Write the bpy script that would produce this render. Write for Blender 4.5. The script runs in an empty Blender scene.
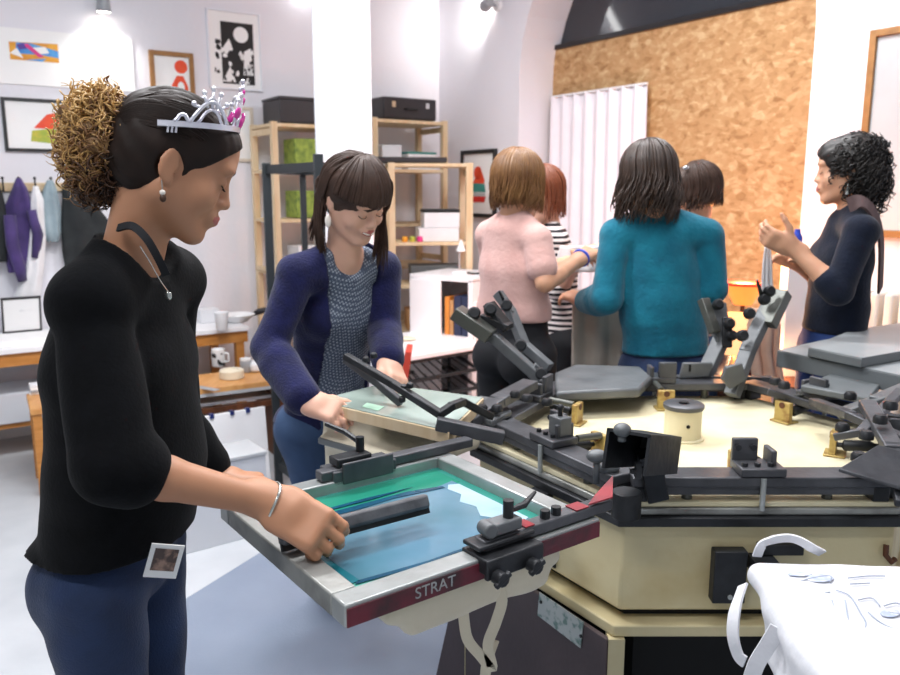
import bpy, bmesh, math, random
import numpy as np
from mathutils import Vector, Matrix
random.seed(7)
SC = bpy.context.scene
COL = SC.collection
# ------------------------------------------------------------------ camera model
F = 800.0; CH = 1.5; HOR = 190.0
PITCH = math.atan((337.5 - HOR) / F)
cp, sp = math.cos(PITCH), math.sin(PITCH)
def ray(px, py):
    u = (px - 450) / F; v = (py - 337.5) / F
    return Vector((u, cp - v * sp, -(sp + v * cp)))
def PZ(px, py, z):
    r = ray(px, py); t = (z - CH) / r.z
    return Vector((r.x * t, r.y * t, z))
def PY(px, py, Y):
    r = ray(px, py); t = Y / r.y
    return Vector((r.x * t, Y, CH + r.z * t))
def PP(px, py, p0, n):
    r = ray(px, py); o = Vector((0, 0, CH)); t = (Vector(p0) - o).dot(n) / r.dot(n)
    return o + r * t
# ------------------------------------------------------------------ materials
def _n(nt, t, **k):
    n = nt.nodes.new(t)
    for a, b in k.items():
        if a.startswith('i_'): n.inputs[a[2:].replace('_', ' ')].default_value = b
        else: setattr(n, a, b)
    return n
def rgb(c):
    if isinstance(c, str):
        c = [int(c[i:i+2], 16) / 255 for i in (0, 2, 4)]
        c = [x / 12.92 if x < .04045 else ((x + .055) / 1.055) ** 2.4 for x in c]
    return (c[0], c[1], c[2], 1)
def mat(name, c, rough=.6, metal=0, var=.12, vscale=8, bump=0, bscale=60, c2=None, stretch=None, thr=None, spec=None, sss=0, sheen=0, emit=None, coat=0, detail=4):
    m = bpy.data.materials.new(name); m.use_nodes = True; nt = m.node_tree
    b = nt.nodes['Principled BSDF']; c = rgb(c)
    b.inputs['Roughness'].default_value = rough; b.inputs['Metallic'].default_value = metal
    if spec is not None: b.inputs['Specular IOR Level'].default_value = spec
    if sss:
        b.inputs['Subsurface Weight'].default_value = sss; b.inputs['Subsurface Radius'].default_value = (.012, .005, .003); b.inputs['Subsurface Scale'].default_value = 1
    if sheen: b.inputs['Sheen Weight'].default_value = sheen; b.inputs['Sheen Roughness'].default_value = .5
    if coat: b.inputs['Coat Weight'].default_value = coat; b.inputs['Coat Roughness'].default_value = .15
    tc = _n(nt, 'ShaderNodeTexCoord'); mp = _n(nt, 'ShaderNodeMapping')
    nt.links.new(tc.outputs['Object'], mp.inputs['Vector'])
    if stretch: mp.inputs['Scale'].default_value = stretch
    no = _n(nt, 'ShaderNodeTexNoise'); no.inputs['Scale'].default_value = vscale; no.inputs['Detail'].default_value = detail
    nt.links.new(mp.outputs[0], no.inputs['Vector'])
    cr = _n(nt, 'ShaderNodeValToRGB')
    a = tuple(x * (1 - var) for x in c[:3]) + (1,)
    d = rgb(c2) if c2 else tuple(min(1, x * (1 + var)) for x in c[:3]) + (1,)
    if c2: a = c
    t0, t1 = thr or (.3, .7)
    cr.color_ramp.elements[0].position = t0; cr.color_ramp.elements[1].position = t1
    cr.color_ramp.elements[0].color = a; cr.color_ramp.elements[1].color = d
    nt.links.new(no.outputs['Fac'], cr.inputs['Fac']); nt.links.new(cr.outputs[0], b.inputs['Base Color'])
    if bump:
        n2 = _n(nt, 'ShaderNodeTexNoise'); n2.inputs['Scale'].default_value = bscale; n2.inputs['Detail'].default_value = 3
        nt.links.new(mp.outputs[0], n2.inputs['Vector'])
        bp = _n(nt, 'ShaderNodeBump'); bp.inputs['Strength'].default_value = bump; bp.inputs['Distance'].default_value = .01
        nt.links.new(n2.outputs['Fac'], bp.inputs['Height']); nt.links.new(bp.outputs[0], b.inputs['Normal'])
    if emit:
        b.inputs['Emission Color'].default_value = rgb(emit[0]); b.inputs['Emission Strength'].default_value = emit[1]
    return m
M = {}
def mk(name, *a, **k): M[name] = mat(name, *a, **k); return M[name]
mk('wall_white', 'e9e8ee', .75, var=.02, vscale=2, bump=.15, bscale=25)
mk('ceiling_white', 'e2e2e6', .8, var=.02)
mk('column_white', 'eceef4', .55, var=.02, vscale=3)
mk('floor_pale', 'c8ccd0', .35, var=.06, vscale=3, c2='b4b9be', thr=(.35, .75), bump=.05)
mk('floor_blue', '7f8b9e', .5, var=.05, vscale=2.5, c2='8b96a8', thr=(.3, .7), bump=.1, bscale=120)
mk('osb', 'cfa06a', .6, var=.2)
mk('pine', 'e3cfae', .6, c2='d2b68c', vscale=3, stretch=(8, 8, 1))
mk('oak', 'c98b4a', .45, c2='b3732f', vscale=4, stretch=(2, 2, 12))
mk('beech_top', 'd9a366', .4, c2='c88c4e', vscale=3, stretch=(12, 2, 2))
mk('dark_wood', '6a3d1f', .5, c2='42230f', vscale=4, stretch=(6, 6, 1))
mk('white_lam', 'f0f0f2', .35, var=.02)
mk('grey_lam', 'c9ccd2', .5, var=.04, vscale=3)
mk('desk_grey', 'b9bcbf', .5, var=.04)
mk('black_paint', '191b1d', .5, var=.1)
mk('rack_black', '20262a', .5, var=.1)
mk('press_cream', 'd9cba0', .55, c2='c2ab74', thr=(.5, .85), vscale=6, bump=.06)
mk('press_top', 'd9cda6', .5, c2='e6dcba', thr=(.25, .6), vscale=9, bump=.04)
mk('press_dark', '5a5b5f', .42, metal=.35, c2='3d3e42', vscale=14, thr=(.3, .75), bump=.08)
mk('press_grey', '707375', .45, metal=.25, c2='54575a', vscale=10, thr=(.3, .75), bump=.08)
mk('iron_black', '1b1c1e', .45, metal=.3, c2='303236', vscale=18, bump=.1)
mk('cylinder_grey', '5b5d58', .35, metal=.5, var=.15)
mk('steel', 'b4b8b7', .3, metal=.4, c2='8d918f', vscale=9, thr=(.35, .75), stretch=(1, 1, 1), bump=.08)
mk('steel_dirty', 'a3a4a0', .38, metal=.4, c2='4f4e4a', vscale=11, thr=(.45, .8), bump=.12)
mk('red_side', '6e2030', .5, c2='3a2226', vscale=22, thr=(.4, .7), bump=.1)
mk('red_tape', 'a3202e', .5, c2='6a1c26', vscale=30, thr=(.4, .75))
mk('brass', 'b8a060', .45, metal=.3, c2='8a6236', vscale=40, thr=(.45, .7))
mk('brown_panel', '4b3f41', .6, c2='5b4c4d', vscale=5, bump=.1, thr=(.3, .8))
mk('label_metal', 'b9beb8', .4, c2='6f8a80', vscale=45, thr=(.5, .62), metal=.3)
mk('ink_smudge', '59321a', .6, var=.3, vscale=30)
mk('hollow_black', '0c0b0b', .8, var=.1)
mk('cotton_white', 'd9dadf', .85, var=.02, bump=.25, bscale=30, sheen=.2)
mk('cotton_cream', 'e2d8c0', .85, var=.04, bump=.2, bscale=40, sheen=.2)
mk('drawing_line', 'a3abbb', .8, var=.1)
mk('drawing_blue', 'a9b4cc', .8, c2='d4d8e0', vscale=60, thr=(.4, .6))
mk('squeegee_grey', '5f6064', .55, c2='3f3f43', vscale=24, thr=(.35, .7), stretch=(1, 1, 1), bump=.15)
mk('rubber_dark', '17181a', .5)
mk('platen_grey', '696e70', .5, c2='5b6062', vscale=6)
mk('platen_top', '9a9fa1', .4, c2='8a8f91', vscale=5)
mk('glass_dark', '33363c', .06, var=.05, spec=.6)
mk('frame_oak', 'a97a45', .5, c2='8d6234', vscale=20)
mk('frame_pale', 'dccfbe', .5)
mk('frame_black', '1a1a1c', .4)
mk('paper', 'f6f6f5', .7, var=.01)
mk('paper_grey', 'b7babd', .25, c2='c9cccd', vscale=2)
mk('p_orange', 'ee5a2e', .6, c2='e8442c', vscale=20); mk('p_red', 'd9302a', .6); mk('p_green', '8fb04a', .7, c2='d8c24a', vscale=25)
mk('p_teal', '3c8f86', .6); mk('p_blue', '3b7fd0', .6, c2='5fb4e6', vscale=14); mk('p_pink', 'e03f8c', .6); mk('p_yellow', 'efb33a', .6, c2='d98a2a', vscale=18)
mk('p_black', '161616', .6); mk('p_purple', '5a3d9a', .6)
mk('case_black', '2b2a2e', .45, var=.1); mk('chrome', 'd5d8da', .15, metal=.9, var=.03)
mk('plastic_white', 'eeeff0', .35, var=.02); mk('plastic_grey', '9da1a6', .4); mk('box_card', 'b98a5a', .7, var=.1); mk('box_white', 'e4e6ea', .6, var=.04)
mk('box_darkgrey', '5a5e60', .6, var=.1); mk('green_stuff', '9db24c', .6, c2='5d7a35', vscale=30); mk('book_orange', 'd98a3a', .6); mk('book_navy', '222c4a', .6); mk('book_red', 'c4402e', .6)
mk('radiator', 'e6e3dc', .4, var=.02)
mk('towel', 'ddd8d0', .85, c2='c9c3ba', vscale=8, bump=.2)
mk('navy_blue', '1c2c66', .35, var=.1)
mk('purple_cloth', '4a3677', .8, c2='2c2150', vscale=9, bump=.3, bscale=20, sheen=.2)
mk('grey_cloth', '9fb2ba', .85, c2='8597a0', vscale=10, bump=.3, bscale=20)
mk('dark_cloth', '1d2022', .85, c2='2e3234', vscale=10, bump=.3, bscale=20)
mk('white_cloth', 'e8e8ea', .85, bump=.2, bscale=20)
# people
mk('skin_tan', 'b88464', .5, var=.05, vscale=14, sss=.12); mk('skin_fair', 'dfae96', .5, var=.05, vscale=14, sss=.12); mk('skin_mid', 'd39f80', .5, var=.05, vscale=14, sss=.12)
mk('lips', 'b0605a', .4, var=.05); mk('eye_white', 'e9e4df', .2, var=.01); mk('iris', '2a1a12', .2); mk('teeth', 'f0ece2', .25)
mk('knit_black', '08090b', .95, c2='0d0e11', vscale=30, bump=.12, bscale=160, sheen=.03, spec=.12)
mk('knit_navy', '1a1d4a', .9, c2='141638', vscale=30, bump=.35, bscale=160, sheen=.15, spec=.2)
mk('navy_top', '121a2c', .9, c2='0e1422', vscale=20, bump=.2, bscale=90, sheen=.1, spec=.2)
mk('teal_wool', '17748a', .9, c2='115f76', vscale=14, bump=.35, bscale=60, sheen=.2, spec=.2)
mk('pink_knit', 'dcb3ab', .9, c2='d2a59d', vscale=14, bump=.25, bscale=70, sheen=.2, spec=.2)
mk('denim_navy', '18315a', .85, c2='10213f', vscale=9, thr=(.3, .7), bump=.25, bscale=300, sheen=.1)
mk('denim_mid', '3b5478', .85, c2='2f4566', vscale=9, bump=.2, bscale=300)
mk('denim_blue', '1d3c78', .85, c2='162d5c', vscale=9, bump=.2, bscale=300)
mk('trouser_black', '14151a', .85, var=.15); mk('shoe_dark', '1a1a1c', .5)
mk('hair_dark', '1a100b', .55, c2='261811', vscale=30, spec=.25); mk('hair_brown', '35251d', .5, c2='46332a', vscale=30, spec=.3); mk('hair_black', '14110f', .5, c2='221c18', vscale=30)
mk('hair_blonde_brown', '8a6238', .45, c2='6b4626', vscale=20); mk('hair_deep', '2c1f18', .45, c2='3d2b20', vscale=30); mk('hair_red', '7a3f22', .5)
mk('tiara_silver', 'd8d6e6', .25, metal=.55, c2='f4f4fa', vscale=40); mk('tiara_pink', 'd63f9e', .2, var=.1); mk('pearl', 'efe6dc', .2); mk('silver', 'c9cdc8', .2, metal=.9); mk('thread_gold', 'a0713c', .6)
mk('vest_cloth', '5d4a4a', .9, var=.2)
# ------------------------------------------------------------------ mesh builder
class MB:
    def __init__(s): s.bm = bmesh.new()
    def _add(s, vs, fs):
        b = [s.bm.verts.new(v) for v in vs]
        for f in fs:
            try: s.bm.faces.new([b[i] for i in f])
            except ValueError: pass
        return s
    def box(s, c, size, R=None, taper=1.0):
        hx, hy, hz = size[0]/2, size[1]/2, size[2]/2; c = Vector(c)
        vs = []
        for z in (-hz, hz):
            k = taper if z > 0 else 1
            for x, y in ((-hx*k, -hy*k), (hx*k, -hy*k), (hx*k, hy*k), (-hx*k, hy*k)):
                p = Vector((x, y, z)); vs.append(c + (R @ p if R else p))
        return s._add(vs, [(3,2,1,0), (4,5,6,7), (0,1,5,4), (1,2,6,5), (2,3,7,6), (3,0,4,7)])
    def beam(s, a, b, w, h, up=(0, 0, 1)):
        a, b = Vector(a), Vector(b); d = (b - a); L = d.length; d.normalize(); up = Vector(up)
        sd = d.cross(up)
        if sd.length < 1e-4: sd = d.cross(Vector((1, 0, 0)))
        sd.normalize(); u = sd.cross(d)
        R = Matrix((d, -sd, u)).transposed()
        return s.box((a + b) / 2, (L, w, h), R)
    def cyl(s, a, b, r0, r1=None, n=14, cap=True):
        a, b = Vector(a), Vector(b); r1 = r0 if r1 is None else r1
        return s.tube([a, b], [r0, r1], n, cap)
    def tube(s, pts, rs, n=8, cap=True, flat=1.0, closed=False):
        pts = [Vector(p) for p in pts]
        if not hasattr(rs, '__len__'): rs = [rs] * len(pts)
        d0 = (pts[1] - pts[0]).normalized(); ref = Vector((0, 0, 1)) if abs(d0.z) < .9 else Vector((1, 0, 0))
        sd = d0.cross(ref).normalized(); rings = []; N = len(pts)
        for i, p in enumerate(pts):
            if closed: d = pts[(i+1) % N] - pts[i-1]
            elif i == 0: d = pts[1] - p
            elif i == N-1: d = p - pts[-2]
            else: d = pts[i+1] - pts[i-1]
            d.normalize(); sd = sd - d * sd.dot(d)
            if sd.length < 1e-5: sd = d.orthogonal()
            sd.normalize(); u = sd.cross(d)
            rings.append([s.bm.verts.new(p + (sd * math.cos(q) + u * math.sin(q) * flat) * rs[i]) for q in (2 * math.pi * k / n for k in range(n))])
        m = N if closed else N - 1
        for i in range(m):
            A, B = rings[i], rings[(i+1) % N]
            for k in range(n): s.bm.faces.new((A[k], A[(k+1) % n], B[(k+1) % n], B[k]))
        if cap and not closed:
            s.bm.faces.new(rings[0][::-1]); s.bm.faces.new(rings[-1])
        return s
    def prism(s, poly, z0, z1):
        n = len(poly)
        vs = [(p[0], p[1], z0) for p in poly] + [(p[0], p[1], z1) for p in poly]
        return s._add(vs, [tuple(range(n))[::-1], tuple(range(n, 2*n))] + [(i, (i+1) % n, n + (i+1) % n, n + i) for i in range(n)])
    def plate(s, poly, nrm, th):
        poly = [Vector(p) for p in poly]; n = len(poly); o = Vector(nrm).normalized() * th
        vs = poly + [p + o for p in poly]
        return s._add(vs, [tuple(range(n))[::-1], tuple(range(n, 2*n))] + [(i, (i+1) % n, n + (i+1) % n, n + i) for i in range(n)])
    def lathe(s, c, prof, n=20, R=None):
        c = Vector(c); rings = []
        for r, z in prof:
            ring = []
            for k in range(n):
                q = 2 * math.pi * k / n; p = Vector((r * math.cos(q), r * math.sin(q), z)); ring.append(s.bm.verts.new(c + (R @ p if R else p)))
            rings.append(ring)
        for A, B in zip(rings, rings[1:]):
            for k in range(n): s.bm.faces.new((A[k], A[(k+1) % n], B[(k+1) % n], B[k]))
        s.bm.faces.new(rings[0][::-1]); s.bm.faces.new(rings[-1]); return s
    def ball(s, c, r, n=12, sc=(1, 1, 1), R=None):
        prof = [(max(1e-4, math.sin(math.pi * i / n)) , -math.cos(math.pi * i / n)) for i in range(n + 1)]
        c = Vector(c); rings = []
        for q, z in prof:
            ring = []
            for k in range(n + 4):
                a = 2 * math.pi * k / (n + 4); p = Vector((r * sc[0] * q * math.cos(a), r * sc[1] * q * math.sin(a), r * sc[2] * z)); ring.append(s.bm.verts.new(c + (R @ p if R else p)))
            rings.append(ring)
        m = n + 4
        for A, B in zip(rings, rings[1:]):
            for k in range(m): s.bm.faces.new((A[k], A[(k+1) % m], B[(k+1) % m], B[k]))
        s.bm.faces.new(rings[0][::-1]); s.bm.faces.new(rings[-1]); return s
    def grid(s, fn, nu, nv):
        g = [[s.bm.verts.new(fn(i / nu, j / nv)) for j in range(nv + 1)] for i in range(nu + 1)]
        for i in range(nu):
            for j in range(nv): s.bm.faces.new((g[i][j], g[i+1][j], g[i+1][j+1], g[i][j+1]))
        return s
def wpos(o):
    p = Vector((0, 0, 0))
    while o is not None: p += o.location; o = o.parent
    return p
def link(o, parent):
    COL.objects.link(o); o.parent = parent; return o
def obj(name, mb, m, parent=None, bevel=0, smooth=None, solid=0, subsurf=0, origin=None):
    bm = mb.bm if isinstance(mb, MB) else mb
    bmesh.ops.recalc_face_normals(bm, faces=bm.faces)
    me = bpy.data.meshes.new(name)
    if parent is None:
        if origin is None:
            xs = [v.co for v in bm.verts]
            lo = [min(v[i] for v in xs) for i in range(3)]; hi = [max(v[i] for v in xs) for i in range(3)]
            origin = Vector(((lo[0]+hi[0])/2, (lo[1]+hi[1])/2, lo[2]))
        off = Vector(origin)
    else: off = wpos(parent)
    bmesh.ops.translate(bm, verts=bm.verts, vec=-off)
    bm.to_mesh(me); bm.free()
    ms = m if isinstance(m, (list, tuple)) else [m]
    for x in ms: me.materials.append(M[x] if isinstance(x, str) else x)
    o = bpy.data.objects.new(name, me)
    if parent is None: o.location = off
    link(o, parent)
    if smooth is None: smooth = 40
    if smooth:
        for p in me.polygons: p.use_smooth = True
        if smooth < 180:
            try: me.set_sharp_from_angle(angle=math.radians(smooth))
            except Exception: pass
    if solid: s_ = o.modifiers.new('s', 'SOLIDIFY'); s_.thickness = solid; s_.offset = 0
    if subsurf: s_ = o.modifiers.new('u', 'SUBSURF'); s_.levels = s_.render_levels = subsurf
    if bevel:
        b = o.modifiers.new('b', 'BEVEL'); b.width = bevel; b.segments = 2; b.limit_method = 'ANGLE'; b.angle_limit = math.radians(40)
    return o
def thing(name, label, cat, loc=(0, 0, 0), group=None):
    o = bpy.data.objects.new(name, None); o.empty_display_size = .05; COL.objects.link(o); o.location = loc
    return tag(o, label, cat, group)
def tag(o, label=None, cat=None, group=None, kind=None):
    if label: o['label'] = label
    if cat: o['category'] = cat
    if group: o['group'] = group
    if kind: o['kind'] = kind
    return o
def struct(name, mb, m, label=None, **k):
    o = obj(name, mb, m, None, **k); o['kind'] = 'structure'
    if label: o['label'] = label
    return o
def dup(root, loc, rotz=None, label=None, group=None):
    r = root.copy(); COL.objects.link(r); r.location = loc
    if rotz is not None: r.rotation_euler = (0, 0, rotz)
    if label: r['label'] = label
    if group: r['group'] = group
    def rec(a, b):
        for ch in [c for c in COL.objects if c.parent == a]:
            c = ch.copy(); COL.objects.link(c); c.parent = b; rec(ch, c)
    rec(root, r); return r
# ------------------------------------------------------------------ setting
C0 = Vector((-.085, 6.5, 0)); eR = Vector((.556, -.831, 0)); nR = Vector((-.831, -.556, 0))   # right-hand wall, runs toward the camera
eL = Vector((-.831, -.556, 0)); nL = Vector((.556, -.831, 0))                                 # left-hand wall
HC = 3.3
def WR(s, z, d=0): return C0 + eR * s + nR * d + Vector((0, 0, z))
def WL(s, z, d=0): return C0 + eL * s + nL * d + Vector((0, 0, z))
def onR(px, py, d=0): return PP(px, py, C0 + nR * d, nR)
def onL(px, py, d=0): return PP(px, py, C0 + nL * d, nL)
RR = Matrix((eR, nR * -1, Vector((0, 0, 1)))).transposed()    # x along wall, y into wall
RL = Matrix((-eL, -nL, Vector((0, 0, 1)))).transposed()
DEP = .30
fl = MB(); fl.box((0, 3.2, -.05), (11, 11, .1)); struct('floor', fl, 'floor_pale', 'pale grey painted concrete floor')
cl = MB(); cl.box((0, 3.2, HC + .05), (11, 11, .1)); struct('ceiling', cl, 'ceiling_white', 'white ceiling')
wl = MB(); wl.box(WL(2.2, HC/2, -.1), (5.4, .2, HC), RL); struct('wall_left', wl, 'wall_white', 'white wall with prints and coat hooks')
# wall with the arched opening
s0, s1 = 1.0, 3.17; zs = 2.25; smid = (s0 + s1) / 2; rad = (s1 - s0) / 2
wr = MB()
arch = [(s0 , 0), (s0, zs)] + [(smid - rad * math.cos(a), zs + rad * .93 * math.sin(a)) for a in [math.pi * i / 24 for i in range(1, 24)]] + [(s1, zs), (s1, 0)]
outer = [(-.3, 0), (-.3, HC)]
# front and back faces as strips between arch and top edge, plus reveal
bm = wr.bm
def quad(*ps): bm.faces.new([bm.verts.new(p) for p in ps])
for dd in (0, -DEP - .1):
    quad(WR(-.3, 0, dd), WR(s0, 0, dd), WR(s0, HC, dd), WR(-.3, HC, dd))
    quad(WR(s1, 0, dd), WR(6.5, 0, dd), WR(6.5, HC, dd), WR(s1, HC, dd))
    for (a, za), (b, zb) in zip(arch[1:-2], arch[2:-1]):
        quad(WR(a, za, dd), WR(b, zb, dd), WR(b, max(HC, zb), dd), WR(a, max(HC, za), dd))
for (a, za), (b, zb) in zip(arch, arch[1:]):
    quad(WR(a, za, 0), WR(b, zb, 0), WR(b, zb, -DEP - .1), WR(a, za, -DEP - .1))
bmesh.ops.remove_doubles(bm, verts=bm.verts, dist=1e-4)
struct('wall_right', wr, 'wall_white', 'white wall with a deep arched opening', smooth=0)
# chipboard sheet closing the lower opening; osb flakes by voronoi
def osb_mat():
    m = M['osb']; nt = m.node_tree; b = nt.nodes['Principled BSDF']
    tc = _n(nt, 'ShaderNodeTexCoord'); mp = _n(nt, 'ShaderNodeMapping'); mp.inputs['Scale'].default_value = (1, 1, 1)
    nt.links.new(tc.outputs['Object'], mp.inputs[0])
    wn = _n(nt, 'ShaderNodeTexNoise'); wn.inputs['Scale'].default_value = 7; nt.links.new(mp.outputs[0], wn.inputs['Vector'])
    mx = _n(nt, 'ShaderNodeMixRGB'); mx.inputs[0].default_value = .05; nt.links.new(mp.outputs[0], mx.inputs[1]); nt.links.new(wn.outputs['Color'], mx.inputs[2])
    cols = []
    for sc, rz in ((26, .5), (30, -.6), (22, 1.9)):
        m2 = _n(nt, 'ShaderNodeMapping'); m2.inputs['Rotation'].default_value = (0, rz, 0); m2.inputs['Scale'].default_value = (.45, 1, 1.5); nt.links.new(mx.outputs[0], m2.inputs[0])
        v = _n(nt, 'ShaderNodeTexVoronoi'); v.inputs['Scale'].default_value = sc; nt.links.new(m2.outputs[0], v.inputs['Vector'])
        s_ = _n(nt, 'ShaderNodeSeparateColor'); nt.links.new(v.outputs['Color'], s_.inputs[0]); cols.append(s_.outputs[0])
    a1 = _n(nt, 'ShaderNodeMath', operation='ADD'); nt.links.new(cols[0], a1.inputs[0]); nt.links.new(cols[1], a1.inputs[1])
    a2 = _n(nt, 'ShaderNodeMath', operation='ADD'); nt.links.new(a1.outputs[0], a2.inputs[0]); nt.links.new(cols[2], a2.inputs[1])
    a3 = _n(nt, 'ShaderNodeMath', operation='DIVIDE'); nt.links.new(a2.outputs[0], a3.inputs[0]); a3.inputs[1].default_value = 3
    cr = _n(nt, 'ShaderNodeValToRGB'); e = cr.color_ramp.elements
    e[0].position = .10; e[0].color = rgb('9a7144'); e[1].position = .9; e[1].color = rgb('d0b488')
    k = cr.color_ramp.elements.new(.38); k.color = rgb('b58d5e'); k = cr.color_ramp.elements.new(.6); k.color = rgb('be9769')
    nt.links.new(a3.outputs[0], cr.inputs[0]); nt.links.new(cr.outputs[0], b.inputs['Base Color'])
osb_mat()
q0 = onR(549, 51, -DEP); q1 = onR(806, -5, -DEP)
ztop = q0.z
ob = MB(); ob.box(WR((s0+s1)/2, ztop/2, -DEP - .012), (s1 - s0, .024, ztop), RR)
# pencil-thin joints of the sheets stay in the mesh as a second plate
tag(obj('chipboard_sheet', ob, 'osb'), 'large tan chipboard sheet closing off the arched opening', 'board')
wn = MB(); wn.box(WR((s0+s1)/2, (ztop + HC)/2 + .0, -DEP - .04), (s1 - s0, .01, HC - ztop), RR)
w_ = struct('window_1', wn, 'glass_dark', 'dark arched fanlight above the chipboard')
fr = MB(); fr.box(WR(smid, ztop + .012, -DEP + .0), (s1 - s0, .03, .03), RR); obj('window_frame', fr, 'frame_black', w_)
# painted floor area
p = [PZ(268, 548, .003), PZ(120, 640, .003), PZ(60, 700, .003), Vector((-.9, .7, .003)), Vector((2.4, .7, .003)), Vector((2.6, 3.4, .003)), Vector((.9, 4.2, .003)), PZ(420, 470, .003)]
fb = MB(); fb.plate(p, (0, 0, 1), .002); struct('trim_2', fb, 'floor_blue', 'blue grey painted area of the floor')
# column
cx = PY(342, 190, 4.35); co = MB(); co.box((cx.x, cx.y + .15, HC/2), (.30, .30, HC), Matrix.Rotation(math.radians(6), 3, 'Z')); struct('trim_1', co, 'column_white', 'square white painted column', bevel=.012)
# skirting
bb = MB(); bb.box(WL(2.2, .05, .008), (5.2, .016, .1), RL); struct('baseboard_left', bb, 'white_lam')
bb = MB(); bb.box(WR(.5, .05, .008), (1.0, .016, .1), RR); bb.box(WR(4.7, .05, .008), (3.0, .016, .1), RR); struct('baseboard_right', bb, 'white_lam')
# ------------------------------------------------------------------ wall pictures
def framed(name, label, pts, m_frame, fw, wall, art=None, inner='paper', cat='picture', glass=False):
    """pts = (x0, y0, x1, y1) photo corners read on the wall plane"""
    on, R, n = (onL, RL, nL) if wall == 'L' else (onR, RR, nR)
    a = on(pts[0], pts[1]); b = on(pts[2], pts[3]); c = (a + b) / 2
    ex = R.col[0]; w = abs((b - a).dot(ex)); h = abs(a.z - b.z)
    t = thing(name, label, cat, c)
    base = c + n * .012
    if m_frame:
        mb = MB()
        for sx in (-1, 1): mb.box(base + ex * sx * (w - fw)/2, (fw, .026, h), R)
        for sz in (-1, 1): mb.box(base + Vector((0, 0, sz * (h - fw)/2)), (w, .024, fw), R)
        obj('frame', mb, m_frame, t, bevel=.002)
    mb = MB(); mb.box(c + n * .006, (w - (fw * .6 if m_frame else 0), .008, h - (fw * .6 if m_frame else 0)), R); obj('print_sheet', mb, inner, t)
    if art:
        for i, (nm, m, shapes) in enumerate(art):
            for sh in shapes:
                mb = MB()
                kind = sh[0]
                d = n * (.0105 + .0006 * i)
                def W(u, v): return c + ex * (u * w/2) + Vector((0, 0, v * h/2)) + d
                if kind == 'p': mb.plate([W(*q) for q in sh[1]], n, .0005)
                elif kind == 'c': mb.plate([W(sh[1] + sh[3] * math.cos(q), sh[2] + sh[3] * w / h * (sh[4] if len(sh) > 4 else 1) * math.sin(q)) for q in [2*math.pi*k/20 for k in range(20)]], n, .0005)
                obj(nm, mb, m, t, smooth=0)
    return t
def rp(seed, n, x0, x1, y0, y1, s, k=5):
    r = random.Random(seed); out = []
    for _ in range(n):
        cx_, cy_ = r.uniform(x0, x1), r.uniform(y0, y1); a0 = r.uniform(0, 6)
        out.append(('p', [(max(x0, min(x1, cx_ + s * r.uniform(.5, 1) * math.cos(a0 + 2*math.pi*i/k))), max(y0, min(y1, cy_ + s * r.uniform(.5, 1) * math.sin(a0 + 2*math.pi*i/k)))) for i in range(k)]))
    return out
framed('unframed_poster', 'wide white poster with a colourful graffiti print pinned high on the wall', (-8, 26, 135, 92), None, 0, 'L',
       [('graffiti_ground', 'p_yellow', [('p', [(-.80, -.12), (-.80, .5), (-.12, .56), (-.12, -.12)])]),
        ('graffiti_blue', 'p_blue', [('p', [(-.72, .1), (-.7, .5), (-.5, .5), (-.12, .3), (-.12, .05), (-.4, .12)]), ('p', [(-.6, -.1), (-.3, .0), (-.35, -.12)])]),
        ('graffiti_white', 'paper', [('p', [(-.5, .35), (-.3, .42), (-.25, .2), (-.42, .12)]), ('p', [(-.8, .1), (-.7, .3), (-.62, -.05)])]),
        ('graffiti_pink', 'p_pink', [('p', [(-.62, .45), (-.54, .48), (-.33, .05), (-.4, .02)])]),
        ('graffiti_purple', 'p_purple', [('p', [(-.7, .42), (-.6, .5), (-.56, .3), (-.66, .25)])])], cat='poster')
framed('framed_print', 'black framed print of a red pitched shape over green, left of the ponytail', (0, 97, 84, 153), 'frame_black', .018, 'L',
       [('green_field', 'p_green', [('p', [(-.35, -.6), (-.3, -.2), (.2, -.1), (.6, -.2), (.75, -.5), (.4, -.7)])]), ('red_peak', 'p_orange', [('p', [(-.25, -.1), (.1, .42), (.3, .5), (.65, .0), (.2, -.12)])])])
framed('framed_print', 'small wooden framed print with an orange figure', (148, 50, 195, 105), 'frame_oak', .028, 'L',
       [('orange_figure', 'p_orange', [('c', .42, .45, .3), ('p', [(-.1, -.85), (-.05, -.3), (.2, .1), (.5, .1), (.7, -.3), (.75, -.85)])]), ('white_gap', 'paper', [('c', .38, -.35, .16, 1.6)])])
bp_ = [('dark_ground', 'p_black', [('p', [(-.5, -.85), (-.5, .72), (.72, .72), (.72, -.85)])]),
       ('white_shapes', 'paper', [('c', .25, .42, .28), ('p', [(-.5, .0), (-.2, .3), (-.1, .1), (-.3, -.1)]), ('p', [(.3, -.6), (.35, 0), (.6, .1), (.68, -.6)]), ('p', [(-.5, -.8), (-.2, -.4), (0, -.8)])] + rp(5, 16, -.5, .7, -.85, .1, .10)),
       ('black_shapes', 'p_black', rp(8, 14, -.5, .7, -.8, -.1, .07) + rp(9, 8, -.78, -.5, -.6, .5, .10))]
framed('framed_print', 'tall black and white screenprint on white paper high on the wall', (205, 8, 262, 92), 'column_white', .01, 'L', bp_)
framed('framed_print', 'pale narrow picture frame half hidden behind the tiara', (222, 106, 254, 162), 'frame_pale', .02, 'L')
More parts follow.
